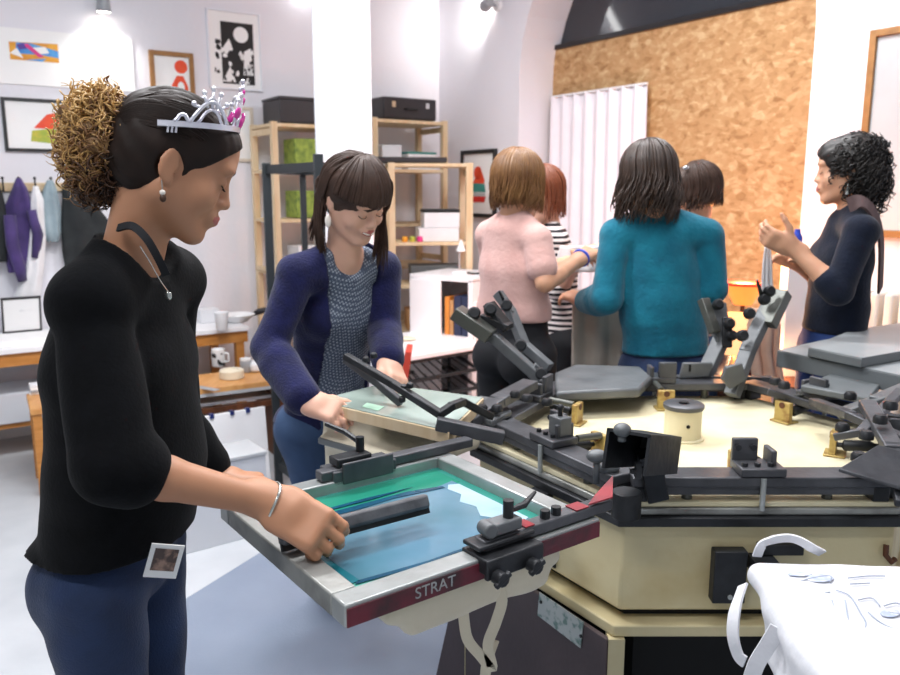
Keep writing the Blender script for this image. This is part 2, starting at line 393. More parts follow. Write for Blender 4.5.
framed('framed_print', 'black framed print of a red and green parrot on the white wall', (463, 151, 497, 218), 'frame_black', .028, 'R',
       [('parrot_red', 'p_orange', [('c', -.05, .32, .22), ('p', [(-.35, 0), (.1, .5), (.35, .1), (.3, -.1), (-.3, -.1)])]), ('parrot_green', 'p_teal', [('p', [(-.4, -.25), (-.3, .02), (.35, .0), (.42, -.25)])]), ('parrot_base', 'p_red', [('p', [(-.4, -.55), (-.42, -.38), (.42, -.38), (.36, -.55)])]), ('parrot_white', 'paper_grey', [('p', [(-.38, -.37), (-.38, -.27), (.4, -.27), (.4, -.37)])])])
framed('framed_print', 'large pale wood framed grey picture at the right edge above the radiator', (873, 31, 1010, 243), 'frame_oak', .03, 'R', inner='paper_grey')
# spotlights on walls
def spot(label, p, wallR, aim):
    t = thing('wall_spotlight', label, 'lamp', p, 'small wall spotlights')
    n = nR if wallR else nL
    mb = MB(); mb.cyl(p, p + n * .03, .035, n=16); obj('mounting_plate', mb, 'plastic_white', t)
    q = p + n * .10; a = (aim - q).normalized()
    mb = MB(); mb.cyl(p + n * .02, q, .008); mb.cyl(q - a * .05, q + a * .05, .032, .042, n=18); obj('lamp_head', mb, 'plastic_grey', t)
    mb = MB(); mb.cyl(q + a * .0505, q + a * .053, .036, n=18); m = mat('spot_glow', 'fff4e0', .3, emit=('fff6ea', 30)); obj('lamp_bulb', mb, m, t)
    L = bpy.data.lights.new('spot_beam', 'SPOT'); L.energy = 30; L.spot_size = 2.2; L.spot_blend = .9; L.shadow_soft_size = .04; L.color = (1, .97, .93)
    lo = bpy.data.objects.new('spot_beam', L); link(lo, t); lo.location = q + a * .06 - Vector(t.location); lo.rotation_euler = a.to_track_quat('-Z', 'Y').to_euler()
    return t
pR = onR(499, 6); spot('small grey wall spotlight glaring by the arch', pR, True, pR - eR * .35 + nR * .0 + Vector((0, 0, -.05)))
pL = onL(100, 6); spot('small wall spotlight glaring above the graffiti poster', pL, False, pL + Vector((0, 0, -.4)) + nL * .05)
# wall tube lamp whose reflection shows in the fanlight
gp = C0 + nR * (-DEP - .035)
def mirrored(px, py):
    h_ = PP(px, py, gp, nR); r_ = ray(px, py); d_ = r_ - nR * 2 * r_.dot(nR); q0_ = C0 + nL * .09
    return h_ + d_ * ((q0_ - h_).dot(nL) / d_.dot(nL))
ma, mb_ = mirrored(603, 2), mirrored(622, 38)
tl = thing('wall_tube_lamp', 'slim tube lamp on the left wall behind the column', 'lamp', (ma + mb_) / 2)
obj('glow_tube', MB().cyl(ma, mb_, .03), mat('tube_white', 'ffffff', .4, emit=('ffffff', 14)), tl)
for q_ in (ma, mb_): obj('bracket', MB().cyl(q_, q_ - nL * .085, .012), 'plastic_white', tl)
print('MIRR', ma, mb_)
# ------------------------------------------------------------------ curtain
t0 = onR(551, 99, -DEP + .06); t1 = onR(647, 92, -DEP + .06)
su = abs((t1 - t0).dot(eR)); base = (t0 - C0).dot(eR)
def cur(u, v):
    s = base + su * u * (1 + .05 * v); w = math.sin(u * 2*math.pi*8) * .014 * (1 + .4*v) + math.sin(u * 23 + 1.3) * .012 * v
    z = (t0.z - .0) * (1 - v) + .05 * v + (.015 * math.sin(u*2*math.pi*8)**2 if v == 0 else 0)
    return WR(s, z, -DEP + .06 + w)
mc = mat('curtain_voile', 'f2ecf2', .8, var=.02); b = mc.node_tree.nodes['Principled BSDF']; b.inputs['Transmission Weight'].default_value = 0; b.inputs['Subsurface Weight'].default_value = .3; b.inputs['Subsurface Radius'].default_value = (.05, .05, .05)
ct = thing('curtain', 'white pleated curtain hanging against the chipboard', 'curtain', WR(base + su/2, 0, -DEP + .06))
obj('curtain_cloth', MB().grid(cur, 120, 14), mc, ct, smooth=180, solid=.002)
obj('curtain_rail', MB().cyl(t0 + nR*.0 + Vector((0,0,.012)), t0 + eR * su * 1.0 + Vector((0,0,.012)), .008), 'plastic_white', ct)
# ------------------------------------------------------------------ coat rack
cr0 = onL(-30, 187, .015); crz = cr0.z
sA = (onL(-30, 187) - C0).dot(eL); sB = (onL(90, 187) - C0).dot(eL)
rk = thing('coat_rack', 'wall coat rail with dark hooks holding the hanging clothes', 'coat rack', WL((sA+sB)/2, crz, .01))
obj('rail', MB().box(WL((sA+sB)/2, crz, .01), (abs(sA - sB), .02, .05), RL), 'pine', rk, bevel=.003)
hooks = []
for px in (-12, 2, 18, 34, 50, 66, 84):
    s = (onL(px, 187) - C0).dot(eL); hooks.append(s)
    mb = MB(); mb.tube([WL(s, crz - .02, .02), WL(s, crz - .025, .05), WL(s, crz + .0, .062), WL(s, crz + .05, .055)], .005, 6); mb.ball(WL(s, crz + .052, .055), .009, 6)
    obj('hook', mb, 'iron_black', rk)
def garment(name, label, cat, pxs, m, d=.07, fold=3, seed=0, depth=.05, sleeve=None):
    """pxs: list of (y, xl, xr) photo rows; built as a closed lumpy cloth body hanging off the hook"""
    r = random.Random(seed); rows = []
    ph = r.uniform(0, 6)
    for (y, xl, xr) in pxs:
        A = onL(xl, y, d); B = onL(xr, y, d); rows.append((A, B))
    n = 36; mb = MB(); rings = []
    N = len(rows); K = 5
    fine = []
    for i in range(N - 1):
        for k in range(K):
            f = k / K; f2 = f*f*(3-2*f); fine.append((rows[i][0].lerp(rows[i+1][0], f2 if 0 else f), rows[i][1].lerp(rows[i+1][1], f)))
    fine.append(rows[-1])
    for i, (A, B) in enumerate(fine):
        c = (A + B) / 2; hw = (B - A).length / 2; ring = []
        dp = min(depth, hw * .8 + .01) * (.5 + .5 * min(1, i / 5))
        for k in range(n):
            a = 2*math.pi*k/n; wob = 1 + .10 * math.sin(fold * a * 2 + ph + i * .15) + .06 * math.sin(5 * a + i * .3 + ph)
            ex = -eL
            ring.append(mb.bm.verts.new(c + ex * math.cos(a) * hw * (1 + .02*math.sin(3*a)) + nL * (math.sin(a) * dp * wob)))
        rings.append(ring)
    for A, B in zip(rings, rings[1:]):
        for k in range(n): mb.bm.faces.new((A[k], A[(k+1) % n], B[(k+1) % n], B[k]))
    mb.bm.faces.new(rings[0][::-1]); mb.bm.faces.new(rings[-1])
    if sleeve:
        for pts in sleeve:
            mb.tube([onL(x, y, d + .05) for x, y, w in pts], [w for x, y, w in pts], 12, flat=.6)
    return tag(obj(name, mb, m, smooth=180), label, cat, 'clothes hung on the wall hooks')
garment('purple_jacket', 'purple jacket hanging from the hook nearest the left edge', 'jacket', [(178, 16, 21), (188, 12, 27), (205, 5, 33), (232, 3, 38), (255, 4, 36), (272, 8, 30)], 'purple_cloth', seed=1,
        sleeve=[[(10, 215, .05), (13, 245, .055), (20, 268, .05), (23, 281, .04)], [(32, 210, .04), (38, 235, .045), (36, 258, .035)]])
garment('grey_scarf', 'light blue grey scarf hanging beside the purple jacket', 'scarf', [(180, 47, 53), (190, 43, 57), (210, 40, 61), (235, 42, 61), (242, 48, 58)], 'grey_cloth', seed=2)
garment('dark_coat', 'dark coat hanging at the right end of the coat rail', 'coat', [(186, 62, 72), (200, 62, 92), (225, 61, 112), (250, 62, 108), (272, 66, 96)], 'dark_cloth', seed=3)
garment('dark_coat', 'dark grey coat cut by the left edge of the picture', 'coat', [(182, -10, -2), (195, -22, 3), (220, -26, 9), (262, -24, 9)], 'dark_cloth', seed=4)
garment('white_shirt', 'white shirt hanging low between the purple jacket and the grey scarf', 'shirt', [(186, 33, 38), (200, 30, 44), (240, 28, 46), (270, 24, 44), (300, 12, 40), (310, 12, 38)], 'white_cloth', seed=5, d=.085)
# ------------------------------------------------------------------ shelving units
def shelf_unit(name, label, c, w, d, h, zs_, m, R, post=.04, th=.022, back=False):
    t = thing(name, label, 'shelf', c); ex, ey = R.col[0], R.col[1]
    for sx in (-1, 1):
        for sy in (-1, 1):
            p = c + ex * sx * (w - post)/2 + ey * sy * (d - post)/2
            obj('post', MB().box(p + Vector((0, 0, h/2)), (post, post, h), R), m, t, bevel=.002)
    for z in zs_: obj('shelf_board', MB().box(c + Vector((0, 0, z)), (w - .004, d - .004, th), R), m, t, bevel=.002)
    for sx in (-1, 1):
        for z in (.12, h * .5, h - .06): obj('side_rail', MB().box(c + ex * sx * (w - post * .5)/2 + Vector((0, 0, z)), (post * .4, d - 2*post, .04), R), m, t)
    return t
def rotz(dg): return Matrix.Rotation(math.radians(dg), 3, 'Z')
wallang = math.degrees(math.atan2(.556, .831))
def boxy(name, label, cat, c, size, R, m, lid=None, group=None, bevel=.004, lh=.02):
    c = Vector(c)
    if not lid: return tag(obj(name, MB().box(c + Vector((0, 0, size[2]/2)), size, R), m, bevel=bevel), label, cat, group)
    t = thing(name, label, cat, c, group)
    obj('body', MB().box(c + Vector((0, 0, size[2]/2)), size, R), m, t, bevel=bevel)
    obj('lid', MB().box(c + Vector((0, 0, size[2] + lh/2 + .0005)), (size[0]*1.02, size[1]*1.02, lh), R), lid, t, bevel=bevel); return t
# unit A (left of the column) against the left wall
RLs = rotz(wallang)
exs, eys = RLs.col[0], RLs.col[1]
def wallpt(px, d): # floor point at distance d before the left wall under photo column px
    p = onL(px, 190, d); return Vector((p.x, p.y, 0))
cA = wallpt(306, .25)
zA = PY(290, 124, cA.y - .1).z
hA = zA
uA = shelf_unit('pine_shelf_unit', 'tall pine shelf unit left of the white column', cA, .62, .40, hA, [.15, .55, .95, 1.3, 1.62, hA - .02], 'pine', RLs)
boxy('black_case', 'black hard case on top of the shelf unit left of the column', 'case', cA + exs * .0 + Vector((0, 0, hA)), (.46, .30, .145), RLs, 'case_black', 'case_black', lh=.02)
k = 0
for z, items in ((.966, [('box_white', .16, .16), ('plastic_white', .12, .2)]), (1.316, [('green_stuff', .2, .18), ('box_white', .14, .12)]), (1.636, [('green_stuff', .2, .2), ('box_darkgrey', .12, .1)])):
    x = -.12
    for m_, w_i, h_i in items:
        k += 1
        boxy('storage_box', ['white box on the middle shelf left of the column', 'white tub on the middle shelf left of the column', 'green bundle on the shelf left of the column, lower one', 'small white box beside the lower green bundle left of the column', 'green bundle on the upper shelf left of the column', 'small dark grey box beside the upper green bundle'][k-1], 'box', cA + exs * (x + w_i/2 - .0) - eys * .02 + Vector((0, 0, z)), (w_i, .2, h_i), RLs, m_)
        x += w_i + .04
# unit B behind, right of the column
cB = wallpt(398, .24)
hB = PY(398, 121, cB.y).z
shelf_unit('pine_shelf_unit', 'tall pine shelf unit right of the column with a black suitcase on top', cB, .62, .40, hB, [.15, .55, .95, 1.25, hB - .36, hB - .02], 'pine', RLs)
sc_ = thing('black_suitcase', 'black ribbed flight case on top of the shelf right of the column', 'case', cB + exs * .04 + Vector((0, 0, hB)))
cc = cB + exs * .03 + Vector((0, 0, hB + .001))
obj('body', MB().box(cc + Vector((0, 0, .075)), (.44, .28, .15), RLs), 'case_black', sc_, bevel=.01)
for q in (-.14, .14): obj('latch', MB().box(cc + exs * q - eys * .143 + Vector((0, 0, .1)), (.03, .008, .04), RLs), 'chrome', sc_)
obj('handle', MB().tube([cc + exs * -.05 - eys * .14 + Vector((0, 0, .07)), cc + exs * -.04 - eys * .165 + Vector((0, 0, .07)), cc + exs * .04 - eys * .165 + Vector((0, 0, .07)), cc + exs * .05 - eys * .14 + Vector((0, 0, .07))], .006, 6), 'rubber_dark', sc_)
boxy('white_box', 'white box file on the upper shelf under the flight case', 'box', cB + exs * -.12 + Vector((0, 0, hB - .348)), (.16, .26, .17), RLs, 'box_white')
boxy('white_tub', 'white lidded tub with blue lid under the flight case', 'box', cB + exs * .12 - eys * .04 + Vector((0, 0, hB - .348)), (.24, .22, .11), RLs, 'plastic_white', 'p_teal', lh=.015)
# unit C in front, smaller pine rack
cC = Vector(PY(428, 190, 5.5)); cC.z = 0
RC = rotz(8); xC, yC = RC.col[0], RC.col[1]
hC = PY(420, 163, 5.42).z
zC = [PY(420, y, 5.42).z for y in (330, 285, 243)] + [hC - .015]
shelf_unit('pine_shelf_rack', 'lower pine shelf rack in front with boxes, right of the dark haired woman', cC, .56, .34, hC, [.12] + zC, 'pine', RC, post=.045)
boxy('flat_black_case', 'flat black case lying on top of the lower pine rack', 'case', cC - xC * .12 + Vector((0, 0, hC + .001)), (.46, .30, .035), RC, 'case_black')
boxy('stacked_box', 'white box on the pine rack, lower of two', 'box', cC + xC * .06 + Vector((0, 0, zC[2] + .012)), (.27, .24, .09), RC, 'box_white', bevel=.003)
boxy('stacked_box', 'white box with a black cloth on it, upper of two on the pine rack', 'box', cC + xC * .08 + Vector((0, 0, zC[2] + .103)), (.24, .22, .10), RC, 'box_white', 'dark_cloth', lh=.02)
boxy('crate', 'dark crate on the lower shelf of the pine rack', 'crate', cC + xC * .04 + Vector((0, 0, zC[1] + .012)), (.34, .22, .12), RC, 'box_darkgrey')
boxy('card_box', 'brown cardboard box at the lowest shelf of the pine rack', 'box', cC + xC * -.04 + Vector((0, 0, zC[0] + .012)), (.24, .22, .13), RC, 'box_card')
for i, (dx, m_) in enumerate(((-.17, 'p_yellow'), (-.12, 'p_green'), (-.07, 'p_pink'))):
    p = cC + xC * (dx + .0) - yC * .12 + Vector((0, 0, zC[2] + .0115))
    tag(obj('ink_pot', MB().lathe(p, [(.018, 0), (.02, .005), (.02, .03), (.014, .036)], 12), m_), ['yellow', 'green', 'pink'][i] + ' ink pot on the pine rack shelf', 'pot', 'ink pots on the pine rack')
# black metal rack in front of the column
kb = thing('black_metal_rack', 'black metal rack frame standing left of the dark haired woman', 'rack', (0, 0, 0))
a0 = Vector(PY(267, 190, 3.9)); a1 = Vector(PY(319, 190, 3.45)); dv = None 
kb.location = (a0.x, a0.y, 0)
ztr = PY(267, 163, 3.9).z; ztr2 = PY(319, 154, 3.45).z
for p_, zt in ((a0, ztr), (a1, ztr2)):
    obj('post', MB().box((p_.x, p_.y, zt/2), (.038, .038, zt), rotz(20)), 'rack_black', kb, bevel=.002)
b1 = a1 + Vector((.10, .40, 0)); b0 = a0 + Vector((.10, .40, 0))
for p_, zt in ((b0, ztr), (b1, ztr2)):
    obj('post', MB().box((p_.x, p_.y, zt/2), (.03, .03, zt), rotz(20)), 'rack_black', kb, bevel=.002)
for zz in (ztr - .03, 1.0, .55, .12):
    for A, B in ((a0, a1), (a1, b1), (b0, b1), (a0, b0)):
        obj('cross_rail', MB().beam((A.x, A.y, zz), (B.x, B.y, zz), .02, .04), 'rack_black', kb)
for zz in (.57, 1.02): obj('shelf_tray', MB().plate([(a0.x, a0.y, zz), (a1.x, a1.y, zz), (b1.x, b1.y, zz), (b0.x, b0.y, zz)], (0, 0, 1), .012), 'press_grey', kb)
mid = (a0 + a1) / 2
def tub(label, dx, dy, z, r, h, m, lid, name='paint_tub', cat='tub'):
    p = Vector((mid.x + dx, mid.y + dy, z)); t = thing(name, label, cat, p, 'tubs on the black rack')
    obj('body', MB().lathe(p, [(r*.88, 0), (r*.9, .004), (r, h), (r*.96, h + .002)], 20), m, t); obj('lid', MB().lathe(p + Vector((0, 0, h + .0025)), [(r*1.04, 0), (r*1.04, .012), (r*.98, .016)], 20), lid, t); return t
tub('large white paint tub on the black rack', .10, .12, 1.0325, .065, .13, 'plastic_white', 'plastic_white')
tub('small pink lidded tub on the black rack', -.02, .05, 1.0325, .03, .07, 'p_pink', 'plastic_white')
tub('small teal lidded tub on the black rack', .03, -.0, 1.0325, .028, .05, 'p_teal', 'plastic_white')
obj('hang_tag', MB().box((a1.x + .0, a1.y - .022, PY(319, 212, 3.42).z), (.02, .002, .085)), 'paper', kb)
# ------------------------------------------------------------------ desks at left
zd = .66
dA0 = PZ(-40, 354, zd); 
def along(p, s): return Vector((p.x, p.y, 0)) + (-eL) * s
dkA = thing('white_desk', 'long white topped work desk against the left wall', 'desk', along(dA0, 1.0))
Wd = (onL(0, 190) - Vector((dA0.x, dA0.y, 0))).dot(-nL)
Dd = -(Vector((dA0.x, dA0.y, 0)) - C0).dot(-nL) - .02
pc = Vector((dA0.x, dA0.y, 0))
LA = (PZ(258, 330, zd) - dA0).dot(-eL)
ctr = pc + (-eL) * LA/2 + (-nL) * Dd/2
obj('desk_top', MB().box(ctr + Vector((0, 0, zd - .014)), (LA, Dd, .028), RL), 'white_lam', dkA, bevel=.003)
obj('front_apron', MB().box(pc + (-eL) * LA/2 + (-nL) * .03 + Vector((0, 0, zd - .065)), (LA, .02, .07), RL), 'oak', dkA)
obj('lower_shelf', MB().box(ctr + (-nL)*.05 + Vector((0, 0, .2)), (LA, Dd - .2, .03), RL), 'oak', dkA)
for s in (.05, LA * .5, LA - .05):
    for d in (.05, Dd - .05): obj('leg', MB().box(pc + (-eL) * s + (-nL) * d + Vector((0, 0, (zd - .03)/2)), (.05, .05, zd - .03), RL), 'oak', dkA)
for s, m_, lb in ((.25, 'grey_lam', 'pale grey storage crate under the white desk, left one'), (.75, 'white_lam', 'white storage crate under the white desk near the bench leg')):
    boxy('storage_crate', lb, 'crate', pc + (-eL) * s + (-nL) * .30 + Vector((0, 0, .216)), (.42, .34, .17), RL, m_, lid=None, group='crates under the white desk')
# stuff on white desk
boxy('paper_stack', 'low stack of white paper on the desk at the left edge', 'paper', pc + (-eL)*.28 + (-nL) * .2 + Vector((0, 0, zd + .001)), (.4, .28, .03), RL, 'paper', bevel=.001)
bx = pc + (-eL)*.35 + (-nL) * (Dd - .1) + Vector((0, 0, zd + .001))
tr = thing('black_tray', 'shallow black edged tray leaning at the back of the white desk', 'tray', bx)
Rt = RL @ Matrix.Rotation(math.radians(-70), 3, 'X')
obj('tray_sheet', MB().box(bx + Vector((0, 0, .11)), (.2, .22, .006), Rt), 'paper', tr); 
mb = MB()
for q in (-1, 1): mb.box(bx + Vector((0, 0, .11)) + Rt.col[0]*.1*q, (.01, .23, .014), Rt); mb.box(bx + Vector((0, 0, .11)) + Rt.col[1]*.11*q, (.2, .01, .014), Rt)
obj('tray_rim', mb, 'frame_black', tr)
# wooden low table in front
zt = .45
f1 = PZ(30, 410, zt); f2 = PZ(302, 377, zt)
dt = (f2 - f1).normalized(); nt_ = Vector((-dt.y, dt.x, 0)); LT = (f2 - f1).length; DT = .36
RT = Matrix((dt, nt_, Vector((0, 0, 1)))).transposed()
tb = thing('wooden_work_table', 'low beech topped work table behind the woman with the tiara', 'table', (f1.x, f1.y, 0))
tc_ = Vector((f1.x, f1.y, 0)) + dt * LT/2 + nt_ * DT/2
obj('table_top', MB().box(tc_ + Vector((0, 0, zt - .015)), (LT, DT, .03), RT), 'beech_top', tb, bevel=.003)
obj('metal_shelf', MB().box(tc_ + Vector((0, 0, zt - .1)), (LT - .12, DT - .08, .015), RT), 'grey_lam', tb)
obj('lower_rail', MB().box(tc_ - nt_ * (DT/2 - .03) + Vector((0, 0, zt - .13)), (LT - .1, .03, .03), RT), 'dark_wood', tb)
obj('grey_edge', MB().box(tc_ - nt_ * (DT/2 - .005) + Vector((0, 0, zt - .038)), (LT - .1, .01, .018), RT), 'desk_grey', tb)
for s, d in ((.03, .03), (.03, DT - .03)): obj('leg', MB().box(Vector((f1.x, f1.y, 0)) + dt * s + nt_ * d + Vector((0, 0, (zt - .03)/2)), (.045, .045, zt - .03), RT), 'oak', tb)
obj('end_panel', MB().box(Vector((f1.x, f1.y, 0)) + dt * (LT - .09) + nt_ * DT/2 + Vector((0, 0, (zt - .03)/2)), (.16, DT - .02, zt - .03), RT), 'dark_wood', tb)
def onT(px, py, z): return PZ(px, py, z)
p = onT(232, 378, zt); tag(obj('tape_roll', MB().lathe(p + Vector((0, 0, .0005)), [(.062, 0), (.068, .004), (.068, .045), (.062, .05), (.04, .05), (.038, .045)], 28), 'cotton_cream'), 'fat cream masking tape roll on the wooden table', 'tape')
p = onT(219, 366, zt); mg = thing('mug', 'white mug with black spots on the wooden table', 'mug', p)
obj('cup', MB().lathe(p, [(.036, 0), (.041, .006), (.043, .105), (.039, .106), (.037, .09)], 24), mat('mug_spots', 'f2f2f2', .3, c2='1a1a1a', vscale=28, thr=(.60, .62), detail=0), mg)
obj('handle', MB().tube([p + Vector((.038, -.01, .085)), p + Vector((.066, -.015, .08)), p + Vector((.066, -.015, .035)), p + Vector((.038, -.01, .028))], .007, 8), 'plastic_white', mg)
p = onT(222, 352, zt) + nt_*.06; 
p = onT(246, 372, zt); tb2 = thing('glass_jar', 'small clear jar beside the tape roll', 'jar', p)
obj('jar_body', MB().lathe(p, [(.03, 0), (.034, .005), (.034, .06), (.03, .07)], 18), 'plastic_grey', tb2); obj('jar_lid', MB().lathe(p + Vector((0, 0, .0705)), [(.032, 0), (.032, .012)], 18), 'plastic_white', tb2)
p = onT(262, 370, zt); tag(obj('folded_cloth', MB().box(p + Vector((0, 0, .03)), (.16, .12, .055), RT), 'white_cloth', bevel=.015), 'crumpled white cloth at the right end of the wooden table', 'cloth')
p = onT(45, 392, zt); 
for i in range(4): tag(obj('notepad', MB().box(p + Vector((0, 0, .0065 + i * .0125)), (.14, .09, .012), RT @ Matrix.Rotation(math.radians((i*37) % 13 - 6), 3, 'Z')), ['paper', 'plastic_grey', 'paper', 'box_white'][i], bevel=.001), ['bottom', 'second from bottom', 'second from top', 'topmost'][i] + ' notepad of the small stack at the left end of the wooden table', 'notepad', 'notepads on the wooden table')
p = onT(203, 388, zt); tag(obj('steel_ruler', MB().box(p + Vector((0, 0, .002)), (.04, .22, .003), RT @ Matrix.Rotation(.5, 3, 'Z')), 'plastic_grey'), 'steel ruler lying on the wooden table', 'ruler')
# things on the far part of the white desk
def onD(px, py): return PZ(px, py, zd)
p = onD(238, 322); tag(obj('white_bowl', MB().lathe(p + Vector((0, 0, .0005)), [(.05, 0), (.06, .004), (.11, .05), (.105, .052), (.06, .012)], 28), 'plastic_white'), 'wide white bowl on the far end of the white desk', 'bowl')
p = onD(222, 330); tag(obj('paper_cup', MB().lathe(p + Vector((0, 0, .0005)), [(.032, 0), (.034, .003), (.042, .11), (.04, .111)], 20), 'box_white'), 'pale paper cup on the white desk', 'cup')
p = onD(208, 322); boxy('white_carton', 'white carton on the desk behind the chest of the tiara woman', 'box', p, (.12, .1, .09), RL, 'box_white')
p = onD(262, 316); dv_ = tag(obj('tape_dispenser', MB().tube([p + Vector((-.06, 0, .012)), p + Vector((-.02, 0, .03)), p + Vector((.02, 0, .04)), p + Vector((.06, 0, .015))], [.012, .022, .02, .012], 12), 'case_black', smooth=180), 'black tape dispenser on the white desk by the black rack', 'dispenser')
# big pale boards under the table
def zat(px, py, P_): return PY(px, py, P_.y).z
a_, b_ = PZ(140, 568, 0), PZ(270, 533, 0); d_ = (b_ - a_).normalized(); n_ = Vector((-d_.y, d_.x, 0)); RB = Matrix((d_, n_, Vector((0, 0, 1)))).transposed()
z_ = zat(226, 463, (a_ + b_)/2 + d_*.1)
bd = thing('storage_box', 'long pale grey closed box standing on the floor under the print screen', 'box', (a_ + b_)/2)
obj('body', MB().box((a_ + b_)/2 + n_ * .11 + Vector((0, 0, z_/2)), ((b_-a_).length, .2, z_), RB), 'grey_lam', bd, bevel=.003)
obj('lid', MB().box((a_ + b_)/2 + n_ * .11 + Vector((0, 0, z_ + .008)), ((b_-a_).length + .01, .21, .015), RB), 'desk_grey', bd, bevel=.002)
e0 = (b_ + n_ * .42 - d_ * .0); ze = .395
e0 = PZ(272, 495, 0); e1 = e0 - d_ * .46; cE = (e0 + e1)/2; nE = n_
bd = thing('standing_board', 'pale board edged with blue tape leaning under the wooden table', 'board', cE)
zE = zat(238, 416, cE); RE = RB @ Matrix.Rotation(math.radians(-5), 3, 'X')
obj('panel', MB().box(cE + nE * .03 + Vector((0, 0, zE/2)), (.46, .02, zE), RE), 'white_lam', bd, bevel=.002)
for q in (-.16, -.04, .06, .14): obj('blue_tape', MB().box(cE + nE * .045 + d_ * q + Vector((0, 0, zE - .004)), (.06 if q < -.1 else .02, .026, .022), RE), 'navy_blue', bd)
# ------------------------------------------------------------------ white cabinet right of the pine rack
cK = PY(447, 262, 4.4); ztk = PY(447, 268, 4.4).z
wk0 = Vector(PY(409, 190, 5.0)); wk1 = Vector(PY(473, 190, 4.75)); 
zk = PZ(470, 275, 0).z
ztk = PY(473, 278, 4.75).z
dk = (wk1 - wk0); dk.z = 0; wk = dk.length; dk.normalize(); nk = Vector((-dk.y, dk.x, 0)); RK = Matrix((dk, nk, Vector((0, 0, 1)))).transposed()
wk0.z = 0
kc = wk0 + dk * wk/2 + nk * .22
cab = thing('white_cube_cabinet', 'white open cube cabinet holding files beside the pine rack', 'cabinet', kc)
obj('cabinet_top', MB().box(kc + Vector((0, 0, ztk - .015)), (wk, .44, .03), RK), 'white_lam', cab, bevel=.002)
obj('cabinet_base', MB().box(kc + Vector((0, 0, .04)), (wk, .44, .08), RK), 'white_lam', cab)
for s in (-1, 1): obj('side_panel', MB().box(kc + dk * s * (wk/2 - .015) + Vector((0, 0, ztk/2)), (.03, .44, ztk - .035), RK), 'white_lam', cab)
obj('back_panel', MB().box(kc + nk * .21 + Vector((0, 0, ztk/2)), (wk - .06, .01, ztk - .04), RK), 'white_lam', cab)
obj('door', MB().box(wk0 + dk * wk * .27 - nk * .008 + Vector((0, 0, ztk/2 + .02)), (wk * .5, .016, ztk - .1), RK), 'white_lam', cab, bevel=.002)
obj('shelf_board', MB().box(kc + Vector((0, 0, ztk - .44)), (wk - .06, .42, .02), RK), 'white_lam', cab)
xx = wk * .54
for i, (w_, h_, m_, lb) in enumerate(((.03, .30, 'book_orange', 'orange file in the white cabinet, leftmost'), (.025, .28, 'box_card', 'brown file in the white cabinet beside the orange one'), (.05, .31, 'book_navy', 'navy binder in the white cabinet, left one'), (.05, .31, 'book_navy', 'navy binder in the white cabinet, right one'), (.04, .28, 'paper', 'white binder at the right end of the white cabinet'))):
    boxy('binder', lb, 'binder', wk0 + dk * (xx + w_/2) + nk * .14 + Vector((0, 0, ztk - .4295)), (w_, .24, h_), RK, m_, group='binders in the white cabinet', bevel=.002); xx += w_ + .006
p = kc - nk * .05 + dk * .03 + Vector((0, 0, ztk + .001)); dl = thing('desk_lamp', 'small white desk lamp with a black cable on the white cabinet', 'lamp', p)
obj('base', MB().lathe(p, [(.05, 0), (.05, .012), (.01, .02)], 20), 'plastic_white', dl); obj('stem', MB().tube([p + Vector((0, 0, .018)), p + Vector((0, 0, .12)), p + Vector((.01, 0, .16))], .006, 8), 'chrome', dl); obj('lamp_head', MB().lathe(p + Vector((.01, 0, .14)), [(.03, 0), (.012, .05), (.006, .07)], 16), 'plastic_white', dl)
obj('cable', MB().tube([p + Vector((.05, -.01, .006)), p + Vector((.09, -.06, .006)), p + Vector((.14, -.02, .006)), p + Vector((.16, .05, .006))], .006, 6), 'rubber_dark', dl)
# white drying table with wire rack below
zq = .62
qa = PZ(397, 358, zq); qb = PZ(482, 344, zq); qc = PZ(450, 327, zq); qd = PZ(380, 335, zq)
tt = thing('white_top_trolley', 'black framed trolley with a white top and wire shelves', 'trolley', ((qa.x+qc.x)/2, (qa.y+qc.y)/2, 0))
obj('top_panel', MB().plate([qa - Vector((0,0,.03)), qb - Vector((0,0,.03)), qc - Vector((0,0,.03)), qd - Vector((0,0,.03))], (0, 0, 1), .03), 'white_lam', tt, bevel=.004)
ins = lambda p_: p_.lerp((qa+qb+qc+qd)/4, .06)
legs = [ins(q) for q in (qa, qb, qc, qd)]
for q in legs: obj('leg', MB().box((q.x, q.y, (zq - .03)/2), (.022, .022, zq - .03)), 'rack_black', tt)
for z in (.58, .47, .36, .2):
    mb = MB()
    for i in range(4): a_, b_ = legs[i], legs[(i+1) % 4]; mb.beam((a_.x, a_.y, z), (b_.x, b_.y, z), .014, .02)
    for i in range(1, 9):
        f = i / 9; mb.beam(legs[0].lerp(legs[1], f) * 1 + Vector((0, 0, z - zq)), legs[3].lerp(legs[2], f) + Vector((0, 0, z - zq)), .006, .006)
    obj('wire_shelf', mb, 'rack_black', tt)
p = (qa + qd)/2; p = p.lerp(qc, .25); tag(obj('crumpled_paper', MB().ball(p + Vector((0, 0, .012)), .012, 8, (6, 3.5, 1)), 'cotton_cream'), 'crumpled cream paper on the white trolley top', 'paper')
# red book leaning behind
p = PY(405, 322, 3.9); tag(obj('red_folder', MB().box((p.x, p.y, .60), (.03, .2, .26), Matrix.Rotation(.15, 3, 'Y')), 'book_red', bevel=.002), 'red folder standing on the low stool behind the trolley', 'folder')
tag(obj('side_stool', MB().box((p.x - .0, p.y, .455), (.26, .30, .03)).box((p.x - .1, p.y - .12, .22), (.03, .03, .44)).box((p.x + .1, p.y - .12, .22), (.03, .03, .44)).box((p.x - .1, p.y + .12, .22), (.03, .03, .44)).box((p.x + .1, p.y + .12, .22), (.03, .03, .44)), 'dark_wood'), 'low dark wooden stool behind the trolley', 'stool')
